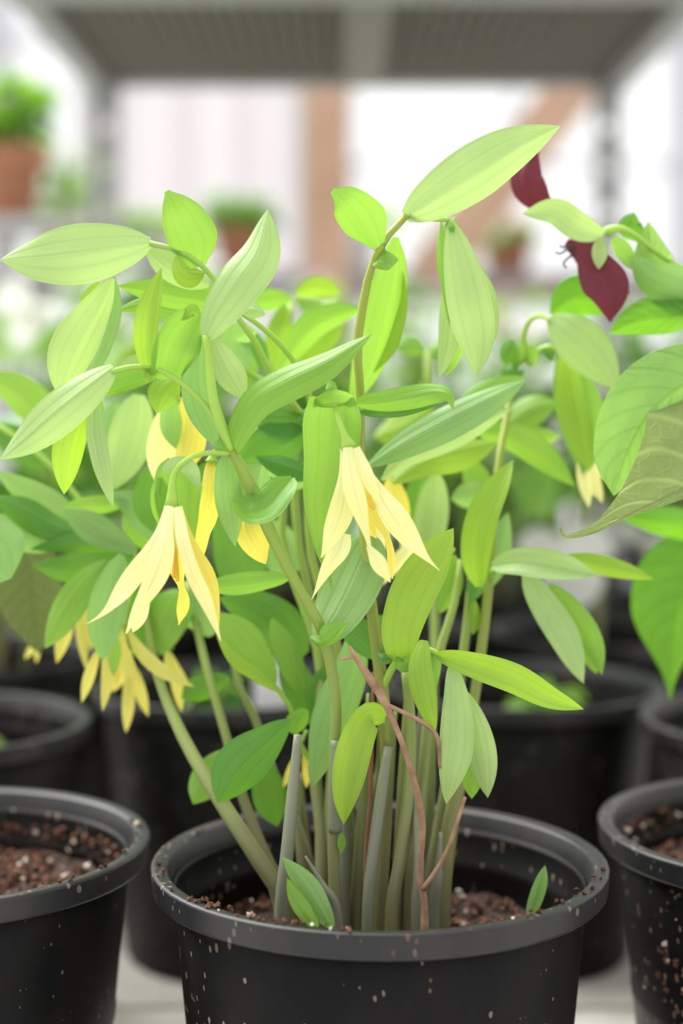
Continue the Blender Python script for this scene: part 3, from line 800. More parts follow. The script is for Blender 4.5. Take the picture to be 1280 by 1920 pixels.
L([(540, 1084, -1), (480, 1092, -1), (430, 1098, -1), (376, 1102, -1)], 42, 'mid', roll=18, fold=.2, prof=(.4, .6))
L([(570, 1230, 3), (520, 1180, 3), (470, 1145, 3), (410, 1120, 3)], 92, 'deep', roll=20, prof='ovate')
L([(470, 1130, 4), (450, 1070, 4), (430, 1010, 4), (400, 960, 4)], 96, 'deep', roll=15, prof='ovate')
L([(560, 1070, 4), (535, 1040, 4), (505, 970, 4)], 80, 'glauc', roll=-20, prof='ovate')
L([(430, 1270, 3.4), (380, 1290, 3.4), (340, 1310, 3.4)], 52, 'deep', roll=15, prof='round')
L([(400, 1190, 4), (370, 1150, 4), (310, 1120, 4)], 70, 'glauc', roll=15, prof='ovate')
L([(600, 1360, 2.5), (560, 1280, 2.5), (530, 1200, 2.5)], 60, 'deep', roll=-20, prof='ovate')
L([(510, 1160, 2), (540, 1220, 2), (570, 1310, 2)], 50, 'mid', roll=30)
# left back cluster
L([(150, 988, 3), (100, 955, 3), (50, 925, 3), (-10, 882, 3)], 56, 'glauc', roll=20, fold=.25, prof='ovate')
L([(140, 1000, 2.6), (90, 985, 2.6), (40, 955, 2.6), (-20, 930, 2.6)], 56, 'deep', roll=-10, fold=.2, prof='ovate')
L([(128, 1010, 2.8), (70, 1010, 2.8), (10, 990, 3), (-30, 960, 3)], 66, 'glauc', roll=15, fold=.2)
L([(255, 1036, 2), (215, 1008, 2), (170, 985, 2), (118, 952, 2)], 56, 'glauc', roll=-15, fold=.2, prof=(.5, .6), n=24)
L([(258, 1034, 2.2), (190, 1020, 2.2), (120, 1024, 2.4), (56, 1030, 2.6)], 42, 'deep', roll=25, fold=.3, prof='ovate')
L([(250, 1044, 2.8), (190, 1050, 3), (130, 1068, 3), (60, 1060, 3.2)], 66, 'deep', roll=15, prof='ovate')
L([(240, 940, 2.4), (190, 948, 2.4), (114, 950, 2.4)], 36, 'mid', roll=20, fold=.25)
L([(300, 1010, 2.4), (270, 960, 2.4), (240, 938, 2.4), (208, 922, 2.4)], 62, 'glauc', roll=-20, fold=.2, prof='ovate')
L([(300, 1020, 3.2), (270, 1000, 3.2), (230, 960, 3.2)], 66, 'mid', roll=20, prof='ovate')
L([(228, 1040, 1), (212, 1090, .8), (198, 1150, .8), (192, 1238, 1)], 72, 'glauc', roll=12, fold=-.15, prof=(.5, .62), n=24)
L([(200, 1050, 2), (160, 1090, 2), (125, 1140, 2), (84, 1216, 2)], 62, 'mid', roll=-18, fold=.2, prof=(.6, .7))
L([(210, 1180, 2), (214, 1220, 2), (212, 1268, 2)], 26, 'mid', fold=.2)
L([(298, 870, 1), (285, 905, 1), (276, 950, 1), (290, 1000, 1)], 54, 'deep', roll=20, prof='ovate')
L([(280, 1090, 4), (260, 1150, 4), (285, 1220, 4)], 80, 'deep', roll=15, prof='ovate')
L([(340, 1110, 3.6), (310, 1160, 3.6), (300, 1230, 3.6)], 80, 'mid', roll=-20, prof='ovate')
L([(262, 740, 3), (252, 800, 3), (235, 860, 3), (212, 920, 3)], 84, 'pale', roll=15, fold=.15, prof='ovate')
L([(215, 755, 4), (200, 820, 4), (215, 890, 4)], 60, 'glauc', roll=-15, prof='ovate')
L([(328, 730, 0), (322, 780, 0), (330, 842, 0)], 42, 'glauc', roll=20, fold=.3, prof='mid')
L([(420, 870, .6), (395, 900, .6), (370, 920, .6)], 60, 'deep', roll=20)
L([(40, 1000, 6.5), (52, 1060, 6.5), (62, 1130, 6.5), (74, 1226, 6.5)], 124, 'olive', roll=15, fold=.15, prof='ovate', n=22, m=10)
stem([(250, 1040, 4), (160, 950, 5.5), (85, 862, 6), (0, 800, 6.5), (-60, 770, 7)], [6, 6, 6, 6, 5], 'green_stalk', soil=False, name='side_shoot')
L([(118, 830, 6.2), (80, 780, 6.2), (30, 735, 6.2), (-40, 700, 6.2)], 74, 'mid', roll=15, fold=.25, prof='ovate')
L([(85, 862, 6.8), (40, 830, 6.8), (-30, 790, 6.8)], 60, 'deep', roll=-15, fold=.25, prof='ovate')
L([(500, 690, 3.4), (470, 650, 3.4), (445, 600, 3.4)], 50, 'deep', roll=15)
L([(640, 1240, 1.4), (600, 1290, 1.4), (590, 1370, 1.4)], 46, 'deep', roll=15)
# soft tops behind
L([(546, 562, 8), (505, 565, 8), (462, 570, 8)], 44, 'mid', roll=25)
L([(552, 552, 8), (595, 540, 8), (642, 548, 8)], 40, 'bright', roll=-20)
L([(556, 560, 8.6), (600, 580, 8.6), (640, 560, 8.6)], 36, 'mid', roll=30)
L([(536, 570, 7.6), (524, 630, 7.6), (516, 700, 7.6)], 46, 'bright', roll=20)
stem([(790, 1690, 3), (800, 1500, 5), (815, 1200, 8), (806, 900, 10), (802, 660, 11)], [9, 9, 9, 10, 9], n=18)
L([(800, 664, 11), (850, 640, 11), (900, 640, 11)], 46, 'mid', roll=25)
L([(800, 662, 11), (765, 645, 11), (735, 655, 11)], 40, 'mid', roll=-20)
L([(806, 780, 10), (790, 820, 10), (740, 880, 10)], 66, 'mid', roll=20)
L([(806, 760, 10), (760, 800, 10), (700, 820, 10)], 70, 'bright', roll=-20)
L([(480, 620, 1), (440, 640, 1), (470, 690, 1)], 60, 'glauc', roll=20)
L([(430, 650, 2), (450, 690, 2), (455, 740, 2)], 56, 'mid', roll=-20)
# right upper node and its hanging leaves
L([(968, 694, 5.6), (950, 665, 5.2), (962, 634, 5)], 40, 'deep', roll=20, fold=.4, prof='round')
L([(966, 690, 5.2), (985, 665, 4.9), (998, 690, 5)], 36, 'mid', roll=-25, fold=.4, prof='round')
L([(960, 680, 5), (960, 700, 4.8), (972, 722, 5)], 48, 'deep', fold=.4, prof='round')
L([(1030, 596, 3.2), (1065, 630, 2.8), (1110, 676, 2.8), (1160, 732, 3)], 92, 'pale', roll=-8, fold=.34, prof=(.42, .8), n=24, m=12, asym=-.1)
L([(1060, 660, 4), (1072, 740, 4), (1088, 810, 4), (1104, 886, 4)], 58, 'bright', roll=15, fold=.25, prof=(.4, .7))
L([(1048, 660, 4.6), (1058, 760, 4.6), (1080, 840, 4.6), (1096, 900, 4.6)], 44, 'mid', roll=-20)
L([(1092, 690, 4.4), (1112, 760, 4.4), (1116, 830, 4.4), (1108, 878, 4.4)], 44, 'mid', roll=20)
L([(1015, 655, 5.4), (1030, 665, 5.2), (1034, 680, 5.2)], 22, 'deep', fold=.4, prof='round')
# young shoots at the soil
L([(622, 1740, -5.2), (602, 1712, -5.2), (570, 1660, -5), (528, 1606, -4.8)], 44, 'glauc', roll=20, fold=.35, prof=(.4, .8))
L([(596, 1738, -5.4), (575, 1712, -5.4), (556, 1682, -5.2), (538, 1646, -5)], 32, 'mid', roll=-15, fold=.35, prof=(.4, .8))
L([(990, 1720, -1.5), (1000, 1690, -1.5), (1012, 1655, -1.5), (1022, 1622, -1.5)], 28, 'glauc', roll=15, fold=.4, prof=(.35, .75))


# ------------------------------------------------------------------ flowers
def flower(root, ped, prad, petals, mat='petal', stamens=(), n=22, m=8, off=0.0):
    pts = [px(x, y, d + off) for x, y, d in ped]
    v, f = tube_geo(pts, [prad * PXM * q for q in (1, .9, .9, .9, 1.2, 2.6)], 12, 8)
    fl = link('flower', v, f, M['green_stalk'], root)
    for P in petals:
        pp, W = P[0], P[1]
        kw = dict(P[2]) if len(P) > 2 else {}
        mm = kw.pop('mat', mat)
        leaf(fl, pp, W, mm, name='petal', off=off, n=n, m=m, rib=.03, **kw)
    if stamens:
        for s in stamens:
            v, f = tube_geo([px(x, y, d + off) for x, y, d in s], [2.5 * PXM, 3 * PXM, 4 * PXM, 3 * PXM], 8, 6)
            link('stamen', v, f, M['stamen'], fl)
    return fl


PT = (.28, .55)
# left front flower
flower(main, [(433, 850, -5), (385, 850, -5.6), (350, 862, -6), (326, 890, -5.8), (322, 950, -5.6)], 5, [
    ([(314, 950, -5.7), (292, 1010, -6), (240, 1095, -6.3), (200, 1145, -6.3), (163, 1170, -6)], 38, dict(roll=-15, roll2=25, fold=.25, prof=[.34, .36, .46, .66, .92, 1, .8, .42, .14, .02])),
    ([(317, 948, -6.1), (309, 1020, -6.6), (288, 1085, -6.7), (258, 1140, -6.5), (236, 1188, -6.4)], 48, dict(roll=10, roll2=-20, fold=.28, prof=[.36, .44, .62, .88, 1, .9, .66, .48, .3, .05])),
    ([(276, 1105, -6.4), (264, 1145, -6.4), (248, 1186, -6.3)], 26, dict(roll=-20, fold=.2, prof=(.4, .5))),
    ([(322, 952, -5.4), (326, 1020, -5.4), (336, 1080, -5.2), (346, 1128, -5.2), (335, 1172, -5.2)], 40, dict(roll=-10, roll2=30, fold=.3, prof=[.4, .5, .7, .95, 1, .7, .3, .55, .5, .03], mat='petal_deep')),
    ([(332, 950, -6.1), (342, 1015, -6.5), (360, 1075, -6.6), (388, 1135, -6.5), (414, 1202, -6.3)], 30, dict(roll=-12, fold=.25, prof=[.6, .75, .85, .92, 1, .95, .72, .4, .05])),
    ([(337, 958, -5.5), (356, 1030, -5.7), (384, 1095, -5.8), (402, 1145, -5.9), (410, 1190, -6.0)], 46, dict(roll=18, fold=-.2, prof=[.3, .42, .6, .85, 1, .9, .6, .25, .03], mat='petal_deep')),
], stamens=[[(322, 990, -5.4), (322, 1030, -5.5), (324, 1060, -5.5), (326, 1084, -5.5)], [(326, 990, -5.3), (328, 1040, -5.3), (332, 1070, -5.3), (332, 1090, -5.3)]], n=26, m=10)
L([(346, 866, -5.4), (336, 905, -5), (338, 970, -4.8), (356, 1070, -4.8)], 90, 'mid', roll=-10, fold=-.22, prof=[.7, 1, 1, .92, .78, .55, .25, .02], n=28, m=14)
L([(300, 896, -5.2), (300, 940, -5), (302, 990, -4.8)], 34, 'mid', roll=20, fold=.2, prof='ovate')
L([(306, 886, -5.5), (330, 874, -5.9), (352, 880, -5.9), (374, 916, -5.6)], 34, 'pale', roll=-20, fold=.3, prof=(.35, .6))
# centre front flower
flower(main, [(626, 756, -4.6), (634, 785, -5), (644, 812, -5.2), (654, 838, -5.2)], 6, [
    ([(645, 840, -5.2), (648, 900, -5.4), (640, 960, -5.5), (620, 1010, -5.4), (602, 1046, -5.2)], 48, dict(roll=-12, roll2=20, fold=.2, prof=[.36, .48, .64, .84, 1, 1, .8, .4, .05])),
    ([(645, 1000, -4.8), (636, 1030, -4.8), (612, 1070, -4.8), (584, 1124, -4.8)], 40, dict(roll=15, fold=.2, prof=[.7, 1, .95, .7, .45, .2, .02])),
    ([(652, 838, -5.6), (660, 900, -6), (676, 960, -6.2), (690, 1012, -6), (694, 1038, -6)], 38, dict(roll=10, fold=.25, prof=[.5, .68, .85, 1, .95, .75, .45, .25, .2])),
    ([(690, 1024, -6), (704, 1048, -6), (716, 1070, -5.9), (732, 1092, -5.8)], 30, dict(roll=-15, fold=.2, prof=[.3, .7, 1, .9, .5, .05])),
    ([(664, 840, -5.6), (684, 890, -5.9), (704, 930, -6), (722, 956, -6)], 28, dict(roll=-15, fold=.3, prof=[.7, .85, 1, .95, .7, .3, .03])),
    ([(660, 850, -5), (690, 920, -5), (716, 980, -5), (732, 1030, -5), (736, 1086, -5)], 40, dict(roll=20, fold=.25, prof=[.35, .5, .75, .95, 1, .7, .3, .35, .4, .03], mat='petal_deep')),
    ([(690, 890, -5.6), (724, 950, -5.8), (760, 1000, -5.8), (795, 1042, -5.6), (824, 1070, -5.4)], 50, dict(roll=-10, fold=.3, prof=[.35, .55, .8, 1, .97, .76, .45, .16, .02])),
    ([(662, 850, -4.8), (676, 920, -4.7), (690, 980, -4.7), (706, 1010, -4.7)], 36, dict(roll=10, fold=.3, prof=(.4, .5), mat='petal_deep')),
], stamens=[[(690, 930, -5.3), (694, 945, -5.5), (700, 952, -5.6), (698, 946, -5.7)]], n=26, m=10)
# flowers behind
flower(main, [(345, 700, 0), (335, 715, 0), (330, 730, 0), (328, 750, 0)], 5, [
    ([(318, 750, .4), (304, 800, .4), (298, 860, .2), (312, 930, .2)], 44, dict(roll=15)),
    ([(340, 745, .4), (358, 790, .2), (354, 840, 0), (332, 900, 0)], 54, dict(roll=-15, mat='petal_deep')),
    ([(328, 750, 1), (330, 820, 1), (326, 890, 1)], 40, dict()),
], 'petal', n=14, m=6)
flower(main, [(420, 835, -4), (408, 842, -3.6), (400, 850, -3.6), (397, 866, -3.6)], 5, [
    ([(394, 862, -3.6), (398, 920, -4), (386, 968, -4), (376, 1000, -3.9), (381, 1044, -3.8)], 48, dict(roll=15, fold=.2, prof=(.45, .5), mat='petal_deep')),
    ([(400, 870, -3), (415, 940, -3), (432, 985, -3), (434, 1010, -3)], 24, dict(roll=-20, mat='petal_deep')),
], n=18)
flower(main, [(478, 930, -3.6), (470, 940, -3.2), (466, 950, -3.2), (464, 962, -3.2)], 5, [
    ([(462, 955, -3.2), (462, 990, -3.4), (476, 1022, -3.4), (498, 1058, -3.2)], 52, dict(roll=-15, fold=.2, prof=(.4, .6), mat='petal_deep')),
    ([(480, 975, -2.8), (492, 1015, -2.8), (498, 1045, -2.8)], 26, dict(mat='petal_deep')),
], n=18)
flower(main, [(735, 850, 3), (738, 868, 3), (738, 880, 3), (737, 890, 3)], 5, [
    ([(735, 888, 3), (740, 930, 2.8), (752, 970, 2.8), (760, 1000, 3)], 50, dict(roll=15, mat='petal_deep')),
    ([(745, 990, 3), (765, 1030, 3), (740, 1060, 3), (712, 1100, 3)], 30, dict(roll=15, mat='petal')),
    ([(732, 890, 3.4), (718, 960, 3.4), (708, 1030, 3.4), (700, 1085, 3.4)], 34, dict(mat='petal')),
], n=14)
flower(main, [(850, 1030, 2.6), (846, 1036, 2.4), (844, 1044, 2.4), (844, 1050, 2.4)], 4, [
    ([(840, 1050, 2.4), (848, 1080, 2.4), (860, 1118, 2.4)], 22, dict(mat='petal_deep')),
], n=12)
flower(main, [(1100, 800, 5), (1100, 820, 5), (1100, 830, 5), (1100, 842, 5)], 4, [
    ([(1090, 840, 4.8), (1094, 880, 4.6), (1104, 952, 4.6)], 28, dict(roll=10)),
    ([(1104, 850, 5), (1112, 900, 5), (1130, 944, 5)], 26, dict(roll=-10)),
    ([(1112, 770, 5), (1118, 830, 5), (1136, 880, 5)], 30, dict(roll=-10)),
    ([(1100, 845, 5.4), (1114, 890, 5.4), (1112, 930, 5.4)], 26, dict()),
], n=14)
# flowers hanging low at the left
flower(main, [(262, 1080, 4), (246, 1110, 3.4), (236, 1145, 3), (230, 1172, 3)], 5, [
    ([(228, 1172, 3), (228, 1215, 2.6), (244, 1252, 2.6), (266, 1284, 2.6)], 30, dict(roll=15, mat='petal_dim')),
    ([(236, 1176, 3), (262, 1222, 2.6), (305, 1260, 2.4), (364, 1288, 2.4)], 27, dict(roll=-15, mat='petal_dim')),
    ([(218, 1178, 3.4), (212, 1230, 3.4), (222, 1275, 3.4)], 22, dict(mat='petal_dim')),
], n=14)
flower(main, [(210, 1120, 3.6), (200, 1150, 3.4), (194, 1180, 3.4), (190, 1210, 3.4)], 4, [
    ([(186, 1215, 3.2), (170, 1260, 3), (153, 1318, 3)], 22, dict(roll=10, mat='petal_dim')),
    ([(194, 1215, 3.2), (200, 1270, 3), (192, 1334, 3)], 22, dict(roll=-10, mat='petal_dim')),
    ([(200, 1215, 3.6), (216, 1250, 3.6), (222, 1290, 3.6)], 19, dict(mat='petal_dim')),
], n=14)
flower(main, [(262, 1180, 5), (252, 1210, 5), (246, 1230, 5), (244, 1250, 5)], 4, [
    ([(242, 1250, 4.8), (241, 1310, 4.6), (236, 1374, 4.6)], 24, dict(mat='petal_dim', prof='strap')),
    ([(236, 1252, 5), (222, 1272, 5), (210, 1298, 5)], 24, dict(mat='petal_dim')),
    ([(252, 1250, 5), (264, 1300, 5), (278, 1344, 5)], 22, dict(mat='petal_dim')),
], n=14)
flower(main, [(160, 1080, 4.6), (145, 1100, 4.6), (138, 1115, 4.6), (134, 1130, 4.6)], 4, [
    ([(132, 1128, 4.6), (122, 1185, 4.4), (106, 1244, 4.4)], 30, dict(roll=10, mat='petal_dim')),
    ([(146, 1120, 4.6), (152, 1190, 4.4), (162, 1258, 4.4)], 21, dict(roll=-10, mat='petal_dim')),
    ([(150, 1120, 5), (168, 1180, 5), (170, 1222, 5)], 19, dict(mat='petal_dim')),
], n=14)
flower(main, [(330, 1150, 4.6), (322, 1180, 4.6), (318, 1200, 4.6), (316, 1216, 4.6)], 4, [
    ([(312, 1216, 4.4), (326, 1255, 4.2), (358, 1294, 4.2)], 27, dict(roll=10, mat='petal_dim')),
    ([(318, 1230, 4.8), (332, 1290, 4.8), (340, 1336, 4.8)], 21, dict(mat='petal_dim')),
], n=14)
flower(main, [(120, 1150, 8), (100, 1170, 8), (80, 1185, 8), (70, 1198, 8)], 4, [
    ([(70, 1196, 8), (60, 1215, 8), (46, 1236, 8)], 14, dict(mat='petal_dim')),
    ([(72, 1198, 8), (70, 1220, 8), (68, 1244, 8)], 11, dict(mat='petal_dim')),
], n=10)
flower(main, [(575, 1370, 2.4), (566, 1390, 2.4), (562, 1400, 2.4), (560, 1412, 2.4)], 4, [
    ([(556, 1412, 2.2), (548, 1440, 2.2), (530, 1478, 2.2)], 18, dict(mat='petal_deep')),
    ([(568, 1412, 2.2), (575, 1440, 2.2), (574, 1478, 2.2)], 18, dict(mat='petal_deep')),
], n=10)


# ------------------------------------------------------------------ right neighbour: trillium with a maroon flower
rx, ry = POTS['right']
tri = thing('potted_trillium', 'trillium with nodding maroon flower and broad leaves, potted at the right edge', 'potted plant', (rx, ry, DECKZ))
rpot, rz = pot(tri, rx, ry, seed=5, soil=0.132, crumbs=420)
rr = random.Random(5)
spots = []
for i in range(230):                                     # soil clinging to the outside
    a = R(rr.gauss(222, 12)); z = rr.uniform(0.03, 0.143)
    r = 0.0612 + (z - .003) / .145 * .0136 + .0004
    spots.append((Vector((rx + r * math.cos(a), ry + r * math.sin(a), DECKZ + z)), rr.uniform(.0005, .0019)))
for i in range(150):                                     # and to the inner wall
    a = R(rr.uniform(60, 200)); z = rr.uniform(.134, .147)
    r = 0.0722
    spots.append((Vector((rx + r * math.cos(a), ry + r * math.sin(a), DECKZ + z)), rr.uniform(.0008, .0022)))
crumbs_on(rpot, spots)
T = lambda P, W, mat='broad', **k: leaf(tri, P, W, mat, **k)
st = lambda pts, rad: tube('stem', tri, pts, rad, M['stem'], 18, 10)
hub1, hub2, hub3 = px(1520, 800, -1), px(1330, 560, 3), px(1360, 1040, 9)
st([Vector((rx - .01, ry - .02, rz - .004)), Vector((rx - .012, ry - .03, rz + .07)), hub1], [.0035, .0032, .003])
st([Vector((rx - .01, ry + .01, rz - .004)), Vector((rx - .02, ry + .01, rz + .12)), hub2], [.0035, .0032, .0026])
st([Vector((rx + .01, ry + .03, rz - .004)), Vector((rx, ry + .04, rz + .05)), hub3], [.0035, .0032, .0026])
T([(1520, 800, -1), (1400, 860, -2.2), (1280, 920, -3.2), (1180, 965, -3.4), (1110, 1000, -3.2), (1060, 1008, -2.8), (1049, 990, -2.6)], 256, 'broad_under', roll=-8, fold=.06, asym=.8, prof=[.3, .8, 1, .97, .87, .70, .47, .26, .11, .05, .015], n=44, m=20, wave=.02)
T([(1400, 720, -1), (1310, 710, -1.4), (1230, 760, -1.8), (1175, 850, -1.6), (1150, 930, -1.2)], 150, 'broad', roll=15, fold=.15, asym=0.1, prof=(.5, .6), n=30, m=14)
T([(1330, 560, 3), (1270, 540, 2.4), (1225, 500, 2), (1215, 415, 1.8)], 84, 'broad', roll=-15, fold=.35, prof=(.5, .75), n=24, m=12, asym=.15)
T([(1330, 565, 3), (1270, 590, 2.4), (1200, 600, 2.2), (1140, 625, 2.2)], 70, 'broad_deep', roll=20, fold=.2, prof=(.45, .7), n=24, m=12)
T([(1330, 560, 3), (1262, 545, 1.6), (1212, 520, 1.4), (1180, 480, 1.6)], 80, 'glauc', roll=30, fold=.3, prof=(.45, .6), n=22)
T([(1208, 455, 2.4), (1194, 440, 2.4), (1180, 425, 2.4), (1188, 398, 2.4)], 42, 'broad_deep', roll=15, prof='round')
T([(1150, 580, 5), (1110, 560, 5), (1070, 560, 5), (1030, 590, 5)], 80, 'broad_deep', roll=15, fold=.2, prof='ovate', n=20, m=10)
T([(1360, 1040, 9), (1300, 1080, 9), (1262, 1160, 9), (1256, 1310, 9)], 185, 'broad_deep', roll=10, fold=.14, prof=[.3, .75, .97, 1, .88, .66, .38, .14, .02], n=28, m=12)
T([(1360, 1040, 9), (1290, 990, 8), (1220, 975, 7), (1140, 960, 7)], 60, 'broad_deep', roll=10, prof='ovate', n=20)
T([(1360, 1040, 9), (1440, 1000, 9), (1500, 1040, 9)], 130, 'broad', roll=10, prof='ovate', n=16)
T([(1520, 800, -1), (1590, 760, -1), (1660, 800, 0)], 150, 'broad', roll=-10, prof='ovate', n=16)
tf = tube('flower', tri, [hub2, px(1290, 515, 2.4), px(1240, 480, 2), px(1190, 440, 1.8), px(1160, 428, 1.8), px(1135, 436, 1.8)], [.0014, .0012, .0011, .001, .001, .0022], M['green_stalk'], 16, 8)
leaf(tf, [(1130, 440, 1.6), (1085, 425, 1.2), (1040, 395, 1.0), (980, 400, .8)], 56, 'pale', name='sepal', roll=12, fold=-.15, prof=(.45, .8))
leaf(tf, [(1126, 445, 1.3), (1124, 475, 1.2), (1122, 505, 1.2)], 30, 'pale', name='sepal', fold=.2, prof='ovate')
leaf(tf, [(1150, 445, 2.6), (1175, 480, 2.8), (1185, 505, 2.8)], 34, 'broad', name='sepal', fold=.2, prof='ovate')
leaf(tf, [(1090, 445, 2), (1114, 498, 1.6), (1140, 548, 1.4), (1143, 604, 1.6)], 88, 'maroon', name='petal', roll=12, fold=-.15, prof=[.35, .5, .66, .88, 1, .82, .45, .04], n=28, m=12)
leaf(tf, [(1060, 455, 2.4), (1090, 475, 2.2), (1130, 520, 2), (1180, 552, 2.2)], 52, 'maroon', name='petal', roll=-15, fold=.2, prof=(.35, .5), n=20)
leaf(tf, [(1085, 420, 2), (1040, 398, 2), (1005, 372, 2), (983, 335, 2), (1000, 280, 2)], 62, 'maroon', name='petal', roll=20, fold=.25, prof=[.3, .3, .45, .9, 1, .8, .3], n=24, m=10)
for q in ([(1075, 470, 1.6), (1062, 468, 1.6), (1050, 476, 1.6), (1040, 472, 1.6)], [(1078, 476, 1.6), (1064, 484, 1.6), (1056, 494, 1.6), (1062, 502, 1.6)], [(1076, 466, 1.8), (1066, 462, 1.8), (1056, 464, 1.8), (1048, 460, 1.8)]):
    v, f = tube_geo([px(*p) for p in q], [3 * PXM, 2.4 * PXM, 2 * PXM, 1.5 * PXM], 8, 6)
    link('stamen', v, f, M['anther_black'], tf)

# ------------------------------------------------------------------ left neighbour
lx, ly = POTS['left']
lef = thing('potted_seedling', 'black pot of crumbly soil at the left front, one pale leaf reaching into view', 'potted plant', (lx, ly, DECKZ))
lpot, lz = pot(lef, lx, ly, seed=9, soil=0.131, crumbs=460)
spots = []
for i in range(230):
    a = R(rr.uniform(10, 120)); z = rr.uniform(.131, .144); r = .0720
    spots.append((Vector((lx + r * math.cos(a), ly + r * math.sin(a), DECKZ + z)), rr.uniform(.0008, .0024)))
spots += rim_spots(lx, ly, -70, 20, 20, rr)
crumbs_on(lpot, spots)
lh = px(-90, 1030, 1)
tube('stem', lef, [Vector((lx, ly, lz - .004)), Vector((lx + .004, ly - .01, lz + .05)), lh], [.003, .0028, .0022], M['stem'], 14, 8)
for P, W, mt in (([(-90, 1030, 1), (-50, 1010, .6), (-10, 1050, .4), (20, 1085, .4)], 150, 'glauc'), ([(-90, 1030, 1), (-150, 1000, 1), (-210, 1040, 2)], 130, 'broad'), ([(-90, 1030, 1), (-110, 1080, -1), (-120, 1150, -2)], 120, 'broad')):
    leaf(lef, P, W, mt, roll=10, fold=.15, prof=(.45, .45), n=22, m=10)


# ------------------------------------------------------------------ rows of pots behind
def broad_plant(root, cx, cy, z, h, rnd, nst=5, mats=('deep', 'mid', 'glauc'), wid=0.05, ln=0.09, flower_mat=None, fsize=.03, whorl=3, lean=.05):
    for s in range(nst):
        a = rnd.uniform(0, 6.28); r0 = rnd.uniform(0, .03)
        b = Vector((cx + r0 * math.cos(a), cy + r0 * math.sin(a), z - .004))
        hh = h * rnd.uniform(.6, 1.0)
        tp = b + Vector((lean * math.cos(a) * rnd.uniform(.3, 1), lean * math.sin(a) * rnd.uniform(.3, 1), hh))
        mdl = (b + tp) / 2 + Vector((rnd.uniform(-.008, .008), rnd.uniform(-.008, .008), hh * .05))
        tube('stem', root, [b, mdl, tp], [.003, .0027, .0018], M['stem'], 6, 6)
        levels = (1.0,) if whorl >= 3 else (.45, .7, 1.0)
        for lv in levels:
            p = b.lerp(tp, lv) if lv < 1 else tp
            a0 = rnd.uniform(0, 6.28)
            for k in range(whorl):
                an = a0 + 6.283 * k / whorl + rnd.uniform(-.3, .3)
                d = Vector((math.cos(an), math.sin(an), 0))
                l = ln * rnd.uniform(.75, 1.1)
                dr = rnd.uniform(.1, .6)
                pts = [p, p + d * l * .5 + Vector((0, 0, l * .12)), p + d * l + Vector((0, 0, -l * dr))]
                v, f, uv = blade_geo(pts, wid * rnd.uniform(.8, 1.1), rnd.uniform(-25, 25), None, .15, 0, 'ovate', 8, 4, False)
                link('leaf', v, f, M[rnd.choice(mats)], root, uv)
        if flower_mat:
            fp = tp + Vector((rnd.uniform(-.01, .01), -.012, .02))
            fl = tube('flower', root, [tp, (tp + fp) / 2 + Vector((.002, 0, .002)), fp], [.0012, .0012, .002], M['green_stalk'], 4, 5)
            a0 = rnd.uniform(0, 6.28)
            for k in range(3 if fsize > .02 else 5):
                an = a0 + 6.283 * k / (3 if fsize > .02 else 5)
                d = Vector((math.cos(an), math.sin(an) * .8, 0))
                v, f, uv = blade_geo([fp, fp + d * fsize * .5 + Vector((0, 0, fsize * .25)), fp + d * fsize + Vector((0, 0, -.1 * fsize))], fsize * .8, 0, None, .1, 0, 'ovate', 6, 4, False)
                link('petal', v, f, M[flower_mat], fl, uv)


rows = [
    # x, y, plant height, stems, kind, label
    (-0.212, 0.838, .10, 2, None, 'blurred black pot behind the left front pot, cut by the left edge'),
    (-0.064, 0.945, .10, 2, None, 'blurred black pot behind the bellwort, left of the two standing side by side'),
    (0.105, 0.945, .10, 2, None, 'blurred black pot behind the bellwort, right of the two standing side by side'),
    (0.239, 0.845, .10, 2, None, 'blurred black pot behind the right front pot, cut by the right edge'),
    (-0.235, 1.060, .20, 6, 'w3', 'leafy potted plant, far left of the third row'),
    (-0.165, 1.225, .24, 6, 'white', 'white flowered potted plant in the fourth row, far left'),
    (0.010, 1.180, .20, 5, 'w3', 'leafy potted plant in the fourth row behind the two side by side pots'),
    (0.186, 1.160, .15, 4, 'white', 'white flowered potted plant in the fourth row, right of centre'),
    (-0.235, 1.420, .28, 6, 'white', 'white flowered potted plant in the fifth row, at the left end'),
    (-0.066, 1.400, .24, 6, 'bell', 'tall leafy potted plant in the fifth row, left of centre'),
    (0.110, 1.380, .20, 5, 'w3', 'leafy potted plant in the fifth row, right of centre'),
    (0.269, 1.330, .22, 5, 'white', 'white flowered potted plant in the fifth row, at the right end'),
    (-0.150, 1.620, .26, 6, 'bell', 'leafy potted plant in the last row near the left trolley post'),
    (0.030, 1.600, .26, 6, 'bell', 'leafy potted plant in the last row at the middle'),
    (0.205, 1.590, .25, 6, 'bell', 'leafy potted plant in the last row near the right trolley post'),
]
for i, (x, y, h, nst, kind, lab) in enumerate(rows):
    rt = thing('potted_plant', lab, 'potted plant', (x, y, DECKZ), 'pots in the rows behind')
    _, sz = pot(rt, x, y, fine=(y < .9), soil=0.128, crumbs=120 if y < 1.0 else 0, seed=20 + i)
    rnd = random.Random(100 + i)
    if kind == 'white':
        broad_plant(rt, x, y, sz, h, rnd, nst, ('deep', 'mid', 'broad'), .055, .08, 'white_petal', .035, 3, .06)
    elif kind == 'bell':
        broad_plant(rt, x, y, sz, h, rnd, nst, ('mid', 'deep', 'glauc'), .026, .08, None, 0, 2, .08)
    elif kind == 'w3':
        broad_plant(rt, x, y, sz, h, rnd, nst, ('deep', 'mid', 'glauc'), .045, .075, None, 0, 3, .06)
    else:
        broad_plant(rt, x, y, sz, h * .35, rnd, nst, ('deep', 'mid'), .012, .03, None, 0, 2, .01)

